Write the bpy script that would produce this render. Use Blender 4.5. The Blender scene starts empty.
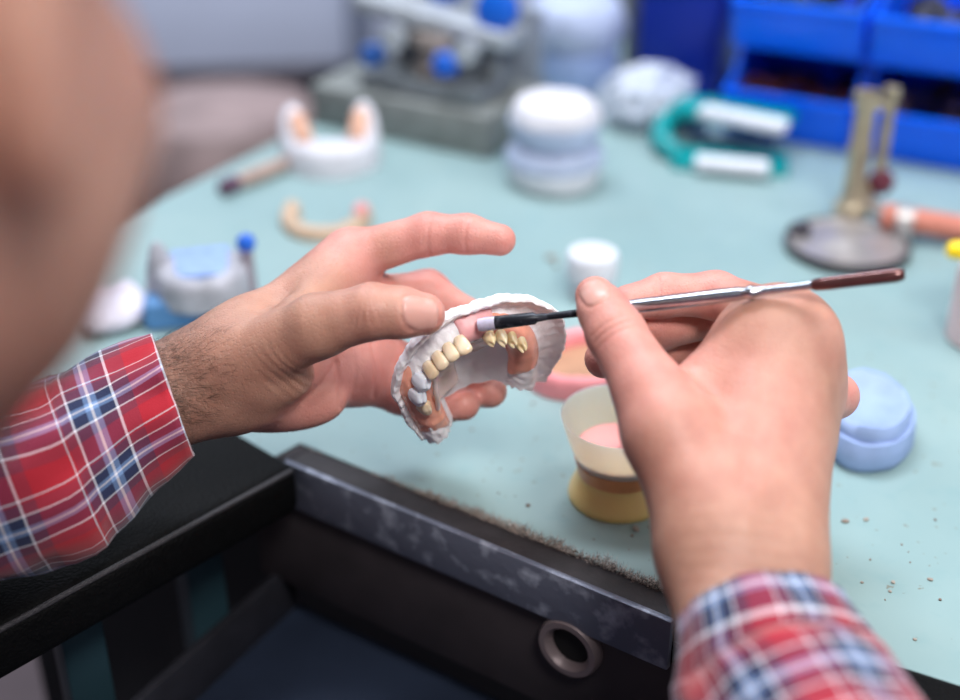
import bpy, bmesh, math, random
import numpy as np
from mathutils import Vector, Matrix, noise as mnoise
random.seed(7); rng = np.random.default_rng(7)
C = bpy.context.scene.collection
TZ = 0.75                                  # height of the bench top above the floor
CAM_H = 0.40                               # camera above the bench top
PITCH = math.radians(29.5)
F = 960 * 50 / 36
CAM = np.array([0.0, 0.0, TZ + CAM_H])
FW = np.array([0, math.cos(PITCH), -math.sin(PITCH)])
UP = np.array([0, math.sin(PITCH), math.cos(PITCH)])
RT = np.array([1.0, 0, 0])

def P(px, py, d):
    """point at depth d along the view axis"""
    return CAM + d * FW + (px - 480) / F * d * RT - (py - 350) / F * d * UP

def T(px, py, z=0.0):
    """point on the horizontal plane z above the bench top"""
    a = (px - 480) / F; b = -(py - 350) / F
    d = (CAM_H - z) / (math.sin(PITCH) - b * math.cos(PITCH))
    return CAM + d * (FW + a * RT + b * UP)

# ------------------------------------------------------------------ materials
def srgb(r, g, b):
    f = lambda c: (c / 255 / 12.92) if c / 255 <= 0.04045 else ((c / 255 + 0.055) / 1.055) ** 2.4
    return (f(r), f(g), f(b), 1.0)

MATS = {}
def mat(name, col, rough=0.5, metal=0.0, var=0.0, vscale=60.0, bump=0.0, bscale=300.0, col2=None, trans=0.0, sss=0.0, ior=1.45, coat=0.0, alpha=1.0, sscale=.004, mixlo=0.35, mixhi=0.65):
    if name in MATS: return MATS[name]
    m = bpy.data.materials.new(name); m.use_nodes = True
    nt = m.node_tree; N = nt.nodes; L = nt.links
    b = N['Principled BSDF']
    b.inputs['Base Color'].default_value = col
    b.inputs['Roughness'].default_value = rough
    b.inputs['Metallic'].default_value = metal
    b.inputs['IOR'].default_value = ior
    b.inputs['Transmission Weight'].default_value = trans
    b.inputs['Coat Weight'].default_value = coat
    b.inputs['Alpha'].default_value = alpha
    if sss:
        b.inputs['Subsurface Weight'].default_value = sss
        b.inputs['Subsurface Radius'].default_value = (1.0, 0.5, 0.3)
        b.inputs['Subsurface Scale'].default_value = sscale
        if sscale > .005: b.inputs['Subsurface Radius'].default_value = (1.0, 0.75, 0.45)
    tc = N.new('ShaderNodeTexCoord')
    if var or col2:
        n = N.new('ShaderNodeTexNoise'); n.inputs['Scale'].default_value = vscale; n.inputs['Detail'].default_value = 6
        L.new(tc.outputs['Object'], n.inputs['Vector'])
        r = N.new('ShaderNodeMapRange'); r.inputs['From Min'].default_value = mixlo; r.inputs['From Max'].default_value = mixhi
        L.new(n.outputs['Fac'], r.inputs['Value'])
        mx = N.new('ShaderNodeMix'); mx.data_type = 'RGBA'
        c2 = col2 or tuple(c * (1 - var) for c in col[:3]) + (1,)
        mx.inputs['A'].default_value = col; mx.inputs['B'].default_value = c2
        L.new(r.outputs['Result'], mx.inputs['Factor']); L.new(mx.outputs['Result'], b.inputs['Base Color'])
    if bump:
        n2 = N.new('ShaderNodeTexNoise'); n2.inputs['Scale'].default_value = bscale; n2.inputs['Detail'].default_value = 5
        L.new(tc.outputs['Object'], n2.inputs['Vector'])
        bp = N.new('ShaderNodeBump'); bp.inputs['Strength'].default_value = bump; bp.inputs['Distance'].default_value = 0.001
        L.new(n2.outputs['Fac'], bp.inputs['Height']); L.new(bp.outputs['Normal'], b.inputs['Normal'])
    MATS[name] = m
    return m

# ------------------------------------------------------------------ object helpers
def link(o, parent=None):
    C.objects.link(o)
    if parent is not None:
        o.parent = parent
    return o

def raw_mesh(name, V, Q, m, parent=None, smooth=True, tris=None):
    """V (n,3) numpy, Q (k,4) quads, tris (k,3)"""
    me = bpy.data.meshes.new(name)
    V = np.asarray(V, dtype=np.float32)
    Q = np.zeros((0, 4), int) if Q is None else np.asarray(Q, int)
    tris = np.zeros((0, 3), int) if tris is None else np.asarray(tris, int)
    me.vertices.add(len(V)); me.vertices.foreach_set('co', V.ravel())
    nl = Q.size + tris.size
    me.loops.add(nl); me.loops.foreach_set('vertex_index', np.concatenate([Q.ravel(), tris.ravel()]).astype(np.int32))
    npoly = len(Q) + len(tris)
    me.polygons.add(npoly)
    st = np.concatenate([np.arange(len(Q)) * 4, len(Q) * 4 + np.arange(len(tris)) * 3]).astype(np.int32)
    me.polygons.foreach_set('loop_start', st)
    me.update(calc_edges=True); me.validate()
    if smooth: me.polygons.foreach_set('use_smooth', np.ones(len(me.polygons), bool))
    if m is not None: me.materials.append(m)
    o = bpy.data.objects.new(name, me)
    return link(o, parent)

class MB:
    """collects shapes in one bmesh, then links them as ONE mesh object"""
    def __init__(s): s.bm = bmesh.new()
    def box(s, c, size, rot=None, bevel=0.0, seg=2):
        r = bmesh.ops.create_cube(s.bm, size=1.0)
        M = Matrix.Translation(Vector(c)) @ (rot.to_4x4() if rot is not None else Matrix.Identity(4)) @ Matrix.Diagonal((*size, 1))
        bmesh.ops.transform(s.bm, matrix=M, verts=r['verts'])
        if bevel:
            es = list({e for v in r['verts'] for e in v.link_edges})
            bmesh.ops.bevel(s.bm, geom=es, offset=bevel, segments=seg, profile=0.5, affect='EDGES')
        return s
    def lathe(s, prof, c=(0, 0, 0), rot=None, n=40, cap=True, sx=1.0, sy=1.0):
        """prof: list of (r, z)"""
        M = Matrix.Translation(Vector(c)) @ (rot.to_4x4() if rot is not None else Matrix.Identity(4))
        rings = []
        for r, z in prof:
            rings.append([s.bm.verts.new(M @ Vector((r * sx * math.cos(2 * math.pi * i / n), r * sy * math.sin(2 * math.pi * i / n), z))) for i in range(n)])
        for a, b in zip(rings, rings[1:]):
            for i in range(n):
                s.bm.faces.new((a[i], a[(i + 1) % n], b[(i + 1) % n], b[i]))
        if cap:
            s.bm.faces.new(rings[0][::-1]); s.bm.faces.new(rings[-1])
        return s
    def tube(s, pts, radii, n=12, cap=True):
        pts = [Vector(p) for p in pts]
        if not hasattr(radii, '__len__'): radii = [radii] * len(pts)
        rings = []; prev = None
        for i, p in enumerate(pts):
            t = (pts[min(i + 1, len(pts) - 1)] - pts[max(i - 1, 0)]).normalized()
            if prev is None:
                u = t.orthogonal().normalized()
            else:
                u = (prev - t * prev.dot(t)).normalized()
            prev = u; w = t.cross(u)
            rings.append([s.bm.verts.new(p + radii[i] * (u * math.cos(2 * math.pi * k / n) + w * math.sin(2 * math.pi * k / n))) for k in range(n)])
        for a, b in zip(rings, rings[1:]):
            for i in range(n):
                s.bm.faces.new((a[i], a[(i + 1) % n], b[(i + 1) % n], b[i]))
        if cap:
            s.bm.faces.new(rings[0][::-1]); s.bm.faces.new(rings[-1])
        return s
    def prism(s, poly, z0, z1, bevel=0.0):
        lo = [s.bm.verts.new((x, y, z0)) for x, y in poly]; hi = [s.bm.verts.new((x, y, z1)) for x, y in poly]
        n = len(poly)
        fs = [s.bm.faces.new(hi), s.bm.faces.new(lo[::-1])]
        for i in range(n): s.bm.faces.new((lo[i], lo[(i + 1) % n], hi[(i + 1) % n], hi[i]))
        bmesh.ops.recalc_face_normals(s.bm, faces=s.bm.faces[:])
        if bevel:
            bmesh.ops.bevel(s.bm, geom=[e for e in s.bm.edges if e.verts[0] in hi and e.verts[1] in hi], offset=bevel, segments=2, profile=0.5, affect='EDGES')
        return s
    def ball(s, c, r, rot=None, sub=3):
        if not hasattr(r, '__len__'): r = (r, r, r)
        q = bmesh.ops.create_icosphere(s.bm, subdivisions=sub, radius=1.0)
        M = Matrix.Translation(Vector(c)) @ (rot.to_4x4() if rot is not None else Matrix.Identity(4)) @ Matrix.Diagonal((*r, 1))
        bmesh.ops.transform(s.bm, matrix=M, verts=q['verts'])
        return s
    def jitter(s, amp, scale, seed=0):
        off = Vector((seed * 7.3, seed * 3.1, seed * 5.7))
        s.bm.normal_update()
        for v in s.bm.verts:
            v.co += v.normal * amp * mnoise.noise(v.co * scale + off)
        return s
    def build(s, name, m, parent=None, smooth=True, angle=40):
        me = bpy.data.meshes.new(name)
        bmesh.ops.recalc_face_normals(s.bm, faces=s.bm.faces[:])
        if smooth:
            lim = math.radians(angle)
            for f in s.bm.faces: f.smooth = True
            for e in s.bm.edges:
                if len(e.link_faces) == 2 and e.calc_face_angle(0) > lim: e.smooth = False
        s.bm.to_mesh(me); s.bm.free()
        if m is not None: me.materials.append(m)
        return link(bpy.data.objects.new(name, me), parent)

def tag(o, label=None, cat=None, group=None, kind=None):
    if label: o['label'] = label
    if cat: o['category'] = cat
    if group: o['group'] = group
    if kind: o['kind'] = kind
    return o

def thing(name, label, cat, loc=(0, 0, 0), rz=0.0, group=None):
    o = bpy.data.objects.new(name, None); C.objects.link(o)
    o.empty_display_size = 0.02
    o.location = loc; o.rotation_euler = (0, 0, rz)
    return tag(o, label, cat, group)

def copy_tree(o, parent=None):
    c = o.copy(); C.objects.link(c)
    if parent is not None: c.parent = parent
    for ch in list(o.children): copy_tree(ch, c)
    return c

def RZ(a): return Matrix.Rotation(a, 3, 'Z')
def axes(z, xh=(1, 0, 0)):
    """rotation whose local z is the given direction"""
    z = Vector(z).normalized(); x = Vector(xh); x = (x - z * x.dot(z)).normalized(); y = z.cross(x)
    return Matrix((x, y, z)).transposed()

# ------------------------------------------------------------------ signed distance grids -> smooth single-surface meshes
class SDF:
    def __init__(s, lo, hi, h):
        s.h = h; s.lo = np.array(lo, float)
        s.n = np.ceil((np.array(hi) - s.lo) / h).astype(int) + 1
        s.D = np.full(s.n, 0.05, np.float32)
        s.ax = [s.lo[i] + h * np.arange(s.n[i]) for i in range(3)]
    def _reg(s, lo, hi):
        a = np.clip(np.floor((lo - s.lo) / s.h).astype(int), 0, s.n); b = np.clip(np.ceil((hi - s.lo) / s.h).astype(int) + 1, 0, s.n)
        if (b <= a).any(): return None, None
        sl = tuple(slice(a[i], b[i]) for i in range(3))
        g = [s.ax[0][sl[0]][:, None, None], s.ax[1][sl[1]][None, :, None], s.ax[2][sl[2]][None, None, :]]
        return sl, g
    def _put(s, sl, d, k, sub=False):
        D = s.D[sl]
        D2 = -D if sub else D
        d = d.astype(np.float32)
        if k > 0:
            hh = np.maximum(k - np.abs(D2 - d), 0) / k
            r = np.minimum(D2, d) - hh * hh * k * 0.25
        else: r = np.minimum(D2, d)
        if sub: r = -r
        s.D[sl] = r
    def cone(s, a, b, ra, rb, k=0.006, sub=False):
        a = np.asarray(a, float); b = np.asarray(b, float); R = max(ra, rb) + 2 * k + 4 * s.h
        sl, g = s._reg(np.minimum(a, b) - R, np.maximum(a, b) + R)
        if sl is None: return s
        ba = b - a; L2 = max(ba @ ba, 1e-12)
        t = np.clip(((g[0] - a[0]) * ba[0] + (g[1] - a[1]) * ba[1] + (g[2] - a[2]) * ba[2]) / L2, 0, 1)
        d = np.sqrt((g[0] - a[0] - t * ba[0]) ** 2 + (g[1] - a[1] - t * ba[1]) ** 2 + (g[2] - a[2] - t * ba[2]) ** 2) - (ra + (rb - ra) * t)
        s._put(sl, d, k, sub); return s
    def chain(s, pts, radii, k=0.004):
        for i in range(len(pts) - 1): s.cone(pts[i], pts[i + 1], radii[i], radii[i + 1], k if i else k)
        return s
    def ell(s, c, r, R=None, k=0.006, sub=False):
        """ellipsoid, R rows = local axes"""
        c = np.asarray(c, float); r = np.asarray(r, float); R = np.eye(3) if R is None else np.asarray(R, float)
        B = max(r) + 2 * k + 4 * s.h
        sl, g = s._reg(c - B, c + B)
        if sl is None: return s
        x, y, z = g[0] - c[0], g[1] - c[1], g[2] - c[2]
        q = [(R[i][0] * x + R[i][1] * y + R[i][2] * z) for i in range(3)]
        k0 = np.sqrt(sum((q[i] / r[i]) ** 2 for i in range(3))); k1 = np.sqrt(sum((q[i] / r[i] ** 2) ** 2 for i in range(3))) + 1e-9
        s._put(sl, k0 * (k0 - 1) / k1, k, sub); return s
    def mesh(s):
        D = s.D; S = D < 0
        nx, ny, nz = s.n - 1
        cnt = np.zeros((nx, ny, nz), np.int8)
        for i in (0, 1):
            for j in (0, 1):
                for k in (0, 1): cnt += S[i:nx + i, j:ny + j, k:nz + k]
        act = np.argwhere((cnt > 0) & (cnt < 8))
        idx = np.full((nx, ny, nz), -1, np.int64); idx[act[:, 0], act[:, 1], act[:, 2]] = np.arange(len(act))
        cor = np.array([(i, j, k) for i in (0, 1) for j in (0, 1) for k in (0, 1)])
        val = np.stack([D[act[:, 0] + c[0], act[:, 1] + c[1], act[:, 2] + c[2]] for c in cor], 1)
        acc = np.zeros((len(act), 3)); num = np.zeros(len(act))
        for p in range(8):
            for q in range(p + 1, 8):
                if np.abs(cor[p] - cor[q]).sum() != 1: continue
                m = (val[:, p] < 0) != (val[:, q] < 0)
                t = np.where(m, val[:, p] / np.where(m, val[:, p] - val[:, q], 1), 0)
                acc += m[:, None] * (cor[p] + t[:, None] * (cor[q] - cor[p])); num += m
        V = s.lo + s.h * (act + acc / num[:, None])
        Qs = []
        for ax in range(3):
            o = [1, 1, 1]; o[ax] = 0
            sh = [slice(1, None) if o[i] else slice(None) for i in range(3)]
            lo_ = [slice(1, s.n[i] - 1) if o[i] else slice(0, s.n[i] - 1) for i in range(3)]
            hi_ = list(lo_); hi_[ax] = slice(1, s.n[ax])
            A = S[tuple(lo_)]; B = S[tuple(hi_)]
            e = np.argwhere(A != B)
            flip = A[e[:, 0], e[:, 1], e[:, 2]]
            base = e + np.array(o)
            u, w = [i for i in range(3) if i != ax]
            du = np.zeros(3, int); du[u] = 1; dw = np.zeros(3, int); dw[w] = 1
            cells = [base, base - du, base - du - dw, base - dw]
            ids = np.stack([idx[c[:, 0], c[:, 1], c[:, 2]] for c in cells], 1)
            fl = flip if ax != 1 else ~flip
            ids[~fl] = ids[~fl][:, ::-1]
            Qs.append(ids)
        Q = np.concatenate(Qs); Q = Q[(Q >= 0).all(1)]
        return V, Q

def vnormals(V, Q):
    fn = np.cross(V[Q[:, 2]] - V[Q[:, 0]], V[Q[:, 3]] - V[Q[:, 1]])
    n = np.zeros_like(V)
    for i in range(4): np.add.at(n, Q[:, i], fn)
    return n / (np.linalg.norm(n, axis=1)[:, None] + 1e-12)
def unit(v): v = np.asarray(v, float); return v / np.linalg.norm(v)
def sstep(a, b, x): t = np.clip((x - a) / (b - a), 0, 1); return t * t * (3 - 2 * t)
# ================================================================== PERSON
mm = 0.001
def seg_dist(V, a, b):
    ba = b - a; t = np.clip((V - a) @ ba / (ba @ ba), 0, 1)
    return np.linalg.norm(V - a - t[:, None] * ba, axis=1)

def crease(V, Nn, c, axis, depth, width, rad, side=None):
    """a fine groove across a finger: c point, axis along the finger, side = direction the skin must face"""
    rel = V - c; t = rel @ unit(axis)
    w = np.exp(-(t / width) ** 2) * sstep(rad, rad * 0.7, np.linalg.norm(rel, axis=1))
    if side is not None: w = w * sstep(-0.1, 0.5, Nn @ unit(side))
    V -= Nn * (depth * w)[:, None]

def nail_shape(V, Nn, nail, c, t, nrm, Lh, Wh):
    t = unit(t); nrm = unit(np.asarray(nrm) - t * (np.asarray(nrm) @ t)); sd = np.cross(t, nrm)
    rel = V - c; a = rel @ t / Lh; b = rel @ sd / Wh; dn = rel @ nrm
    q = (np.abs(a) ** 3.2 + np.abs(b) ** 3.2) ** (1 / 3.2)
    ok = (dn > -7 * mm) & (dn < 7 * mm) & (Nn @ nrm > 0.05)
    g = np.exp(-((q - 1.06) / 0.09) ** 2) * ok
    V -= Nn * (0.55 * mm * g)[:, None]
    V += Nn * (0.2 * mm * (q < 0.98) * ok)[:, None]
    nail[:] = np.maximum(nail, sstep(1.04, 0.94, q) * ok)

def bones(h, fingers, k=4 * mm):
    for pts, rad in fingers:
        q = [P(*p) for p in pts]; r = [x * mm for x in rad]
        h.cone(q[0], q[1], r[0], r[1], 13 * mm); h.chain(q[1:], r[1:], k)

# ---------------------------------------------------------------- left hand (holds the cast)
L_index = ([(322, 291, .640), (352, 256, .648), (428, 234, .642), (467, 234, .638), (500, 240, .634)], [12, 12.0, 9.9, 9.0, 7.6])
L_middle = ([(320, 318, .652), (368, 300, .664), (428, 291, .668), (466, 318, .662), (485, 345, .652)], [12, 11.8, 10.2, 9.2, 8.0])
L_ring = ([(318, 345, .650), (366, 342, .664), (418, 372, .682), (462, 390, .672), (490, 391, .656)], [12, 11.4, 9.8, 9.0, 8.4])
L_little = ([(310, 368, .642), (354, 376, .655), (402, 394, .668), (440, 405, .660), (464, 405, .648)], [13, 12.4, 10, 8.8, 7.6])
def left_hand():
    pts = [P(*q) for q in ((20, 500, .60), (530, 240, .63), (530, 420, .70), (200, 450, .60), (420, 310, .56), (300, 200, .66))]
    lo = np.min(pts, 0) - .03; hi = np.max(pts, 0) + .03
    h = SDF(lo, hi, 0.9 * mm)
    # forearm and wrist
    h.cone(P(30, 478, .592), P(150, 400, .612), 21 * mm, 19 * mm, 8 * mm)
    h.cone(P(158, 388, .614), P(248, 338, .620), 19.5 * mm, 18 * mm, 10 * mm)
    h.cone(P(164, 410, .612), P(250, 386, .618), 18.5 * mm, 19.5 * mm, 10 * mm)
    # palm
    for a, b, ra, rb in (((242, 340, .622), (345, 264, .646), 15, 12.6), ((240, 358, .632), (356, 300, .660), 15, 12.5),
                         ((238, 376, .632), (356, 340, .660), 15, 12), ((236, 392, .624), (352, 374, .654), 16, 13)):
        h.cone(P(*a), P(*b), ra * mm, rb * mm, 12 * mm)
    h.ell(P(276, 400, .636), (28 * mm, 15 * mm, 12 * mm), np.array([unit(P(340, 390, .65) - P(240, 405, .625)), UP, -FW]), 10 * mm)
    bones(h, [L_index, L_middle, L_ring, L_little], 4.5 * mm)
    # thumb, thenar mound, web
    h.cone(P(212, 374, .613), P(318, 327, .585), 17 * mm, 13.8 * mm, 12 * mm)
    h.ell(P(264, 366, .607), np.array([16, 14, 12]) * mm, np.array([unit(P(318, 330, .59) - P(230, 372, .61)), UP, -FW]), 14 * mm)
    h.cone(P(318, 325, .584), P(372, 312, .576), 13.6 * mm, 12.0 * mm, 5 * mm)
    h.cone(P(372, 311, .576), P(400, 312, .576), 12.2 * mm, 10.6 * mm, 3 * mm)
    h.cone(P(400, 313, .576), P(424, 314, .578), 10.9 * mm, 9.3 * mm, 4 * mm)
    h.cone(P(300, 312, .606), P(338, 276, .638), 8 * mm, 8 * mm, 12 * mm)
    V, Q = h.mesh(); Nn = vnormals(V, Q)
    nail = np.zeros(len(V))
    for c, ax, dp, w, r, sd in (
            ((428, 236, .632), L_index, 0.5, 0.7, 15, None), ((424, 237, .632), L_index, 0.22, 0.6, 13, None), ((466, 236, .63), L_index, 0.45, 0.7, 13, None),
            ((345, 385, .645), None, 0, 1, 1, None)):
        if dp: crease(V, Nn, P(*c), P(500, 240, .634) - P(428, 234, .642), dp * mm, w * mm, r * mm, -FW)
    tdir = P(424, 314, .578) - P(318, 325, .584)
    for off, dp in ((-6, .15), (-4.2, .25), (-2.0, .35), (0.4, .3), (3, .22), (5.0, .12)):
        crease(V, Nn, P(368 + off * 2.0, 304, .565), tdir + UP * .004 * off, dp * mm, 0.7 * mm, 11 * mm, UP - FW)
    nail_shape(V, Nn, nail, P(421, 310, .567), P(424, 314, .578) - P(395, 313, .576), -FW + .45 * UP, 8.0 * mm, 6.6 * mm)
    # curved wrinkles where the thumb meets the wrist
    Nn = vnormals(V, Q)
    c0 = P(322, 318, .60)
    rel = V - c0; dx = rel @ RT; dy = rel @ UP
    rr = np.sqrt(dx ** 2 + (dy * .8) ** 2); ang = np.arctan2(dy, dx)
    wv = np.sin(rr / (1.7 * mm) * math.pi + 1.6 * np.sin(ang * 5 + rr * 210) + 1.5 * np.sin(dx * 260))
    win = sstep(16 * mm, 22 * mm, rr) * sstep(40 * mm, 28 * mm, rr) * sstep(-2.9, -2.5, ang) * sstep(-1.05, -1.6, ang) * (Nn @ (-FW) > 0.0) * sstep(.620, .610, (V - CAM) @ FW)
    nz = np.array([mnoise.noise(Vector(p * 90)) if w > 0 else 0 for p, w in zip(V, win)])
    V += Nn * (0.24 * mm * wv * win * (.35 + 1.1 * np.abs(nz)))[:, None]
    # palm lines
    Nn = vnormals(V, Q); q_ = V - CAM; dep = q_ @ FW; px_ = np.stack([480 + F * (q_ @ RT) / dep, 350 - F * (q_ @ UP) / dep], 1)
    for line, dp, wd in ((((334, 352), (339, 378), (341, 408)), .9, 2.6), (((302, 402), (322, 384), (336, 362)), .7, 2.6), (((374, 318), (372, 345), (378, 372), (374, 396)), .8, 2.4), (((352, 345), (356, 372), (352, 398)), .4, 2.0)):
        line = np.array(line, float); d = np.min([seg_dist(px_, a, b) for a, b in zip(line, line[1:])], 0)
        V -= Nn * (dp * mm * np.exp(-(d / wd) ** 2) * (Nn @ -FW > .1) * sstep(.612, .622, dep))[:, None]
    flush = np.zeros(len(V))
    for pts, _ in (L_index, L_middle, L_ring, L_little):
        for q in pts[1:]:
            flush = np.maximum(flush, sstep(34 * mm, 10 * mm, np.linalg.norm(V - P(*q), axis=1)))
    flush = np.maximum(flush, sstep(70 * mm, 25 * mm, np.linalg.norm(V - P(340, 360, .66), axis=1)) * sstep(.612, .628, (V - CAM) @ FW))
    flush = np.maximum(flush, .8 * sstep(48 * mm, 22 * mm, np.linalg.norm(V - P(318, 400, .63), axis=1)) * sstep(.604, .618, (V - CAM) @ FW))
    flush = np.maximum(flush, .75 * sstep(24 * mm, 8 * mm, np.linalg.norm(V - P(424, 314, .578), axis=1)))
    flush = np.maximum(flush, .35 * sstep(24 * mm, 8 * mm, np.linalg.norm(V - P(372, 311, .578), axis=1)))
    hair = sstep(0.0, 0.06, (P(262, 352, .60) - V) @ unit(P(262, 352, .60) - P(100, 440, .60)))  # wrist hair and tan, with shade from the head painted in
    return V, Q, nail, flush, hair

# ---------------------------------------------------------------- right hand (pen grip on the brush)
R_index = ([(760, 345, .571), (778, 322, .576), (716, 295, .606), (664, 295, .604), (628, 303, .597)], [14, 13.5, 10.4, 9.4, 8.2])
R_middle = ([(775, 370, .568), (801, 347, .571), (718, 314, .630), (654, 330, .618), (604, 359, .597)], [15, 14.5, 10.6, 9.8, 8.8])
R_ring = ([(790, 400, .575), (811, 378, .582), (746, 350, .644), (690, 350, .644), (646, 366, .624)], [13, 12.6, 10.4, 9.4, 8.4])
R_little = ([(792, 430, .575), (810, 406, .586), (836, 396, .612), (772, 412, .640), (720, 402, .635)], [12, 11, 9.6, 9.0, 8.0])
def right_hand():
    pts = [P(*q) for q in ((585, 280, .56), (860, 300, .60), (860, 420, .66), (620, 420, .50), (770, 720, .46), (850, 720, .50), (660, 720, .47))]
    lo = np.min(pts, 0) - .028; hi = np.max(pts, 0) + .028
    h = SDF(lo, hi, 1.0 * mm)
    h.cone(P(718, 566, .523), P(744, 740, .468), 20 * mm, 19 * mm, 8 * mm)
    h.cone(P(770, 566, .528), P(812, 740, .474), 20 * mm, 19 * mm, 8 * mm)
    for a, b, ra, rb in (((712, 560, .523), (765, 338, .570), 19, 15.5), ((736, 560, .520), (796, 360, .569), 18, 16.5),
                         ((758, 560, .522), (800, 386, .573), 18, 15), ((776, 556, .526), (800, 412, .577), 18, 13)):
        h.cone(P(*a), P(*b), ra * mm, rb * mm, 12 * mm)
    h.ell(P(742, 440, .566), (36 * mm, 40 * mm, 17 * mm), np.array([RT, UP, -FW]), 10 * mm)
    bones(h, [R_index, R_middle, R_ring, R_little], 4.5 * mm)
    h.ell(P(780, 328, .5675), (20 * mm, 15 * mm, 12.5 * mm), np.array([RT, UP, -FW]), 14 * mm)
    # thumb
    h.cone(P(706, 520, .528), P(668, 430, .540), 20 * mm, 18 * mm, 14 * mm)
    h.cone(P(668, 430, .540), P(650, 392, .547), 18 * mm, 14.6 * mm, 8 * mm)
    h.cone(P(650, 392, .547), P(615, 332, .563), 14.6 * mm, 12.2 * mm, 5 * mm)
    h.cone(P(615, 332, .563), P(603, 310, .569), 12.6 * mm, 10.6 * mm, 3 * mm)
    h.cone(P(603, 310, .569), P(595, 296, .573), 10.8 * mm, 8.6 * mm, 3 * mm)
    # web between thumb and index
    h.cone(P(682, 402, .560), P(742, 342, .572), 9 * mm, 10 * mm, 12 * mm)
    V, Q = h.mesh(); Nn = vnormals(V, Q)
    nail = np.zeros(len(V))
    tdir = P(595, 296, .573) - P(615, 332, .563)
    nail_shape(V, Nn, nail, P(594, 291, .5625), tdir, -FW * 1.0 - .12 * RT + .4 * UP, 6.8 * mm, 5.9 * mm)
    for off, dp in ((-3, .4), (0, .5), (3, .4)):
        crease(V, Nn, P(612, 330, .551) + unit(tdir) * off * mm, tdir, dp * mm, .8 * mm, 11 * mm, -FW)
    crease(V, Nn, P(660, 290, .592), R_dir := P(716, 291, .606) - P(662, 290, .604), .7 * mm, .9 * mm, 12 * mm, None)
    # extensor tendons and folds on the back of the hand
    Nn = vnormals(V, Q)
    for a, b in (((742, 520, .50), (792, 380, .552)), ((752, 520, .50), (806, 400, .556)), ((720, 510, .50), (752, 378, .552))):
        d = seg_dist(V, P(*a), P(*b)); V += Nn * (0.9 * mm * np.exp(-(d / (6 * mm)) ** 2) * (Nn @ -FW > 0))[:, None]
    rel = V - P(697, 372, .56); rr = np.linalg.norm(rel, axis=1)
    V += Nn * (0.0 * mm * np.sin(rr / mm * 1.9 + 3 * np.sin((rel @ RT) * 130)) * sstep(34 * mm, 14 * mm, rr) * sstep(4 * mm, 10 * mm, rr))[:, None]
    V += Nn * (0.06 * mm * np.sin((V @ UP) / mm * 1.1 + 2 * np.sin((V @ RT) / mm * .12)) * sstep(30 * mm, 16 * mm, np.linalg.norm(V - P(742, 545, .50), axis=1)))[:, None]
    flush = np.zeros(len(V))
    for pts, _ in (R_index, R_middle, R_ring, R_little):
        for q in pts[2:]:
            flush = np.maximum(flush, sstep(32 * mm, 10 * mm, np.linalg.norm(V - P(*q), axis=1)))
        flush = np.maximum(flush, .6 * sstep(30 * mm, 8 * mm, np.linalg.norm(V - P(*pts[1]), axis=1)))
    flush = np.maximum(flush, .85 * sstep(60 * mm, 10 * mm, seg_dist(V, P(595, 296, .573), P(640, 370, .55))))
    flush = np.maximum(flush, .45 * sstep(60 * mm, 20 * mm, np.linalg.norm(V - P(720, 420, .54), axis=1)))
    hair = sstep(0.0, 0.10, (P(740, 500, .52) - V) @ unit(P(740, 500, .52) - P(745, 700, .47)))
    return V, Q, nail, flush, hair

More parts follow.
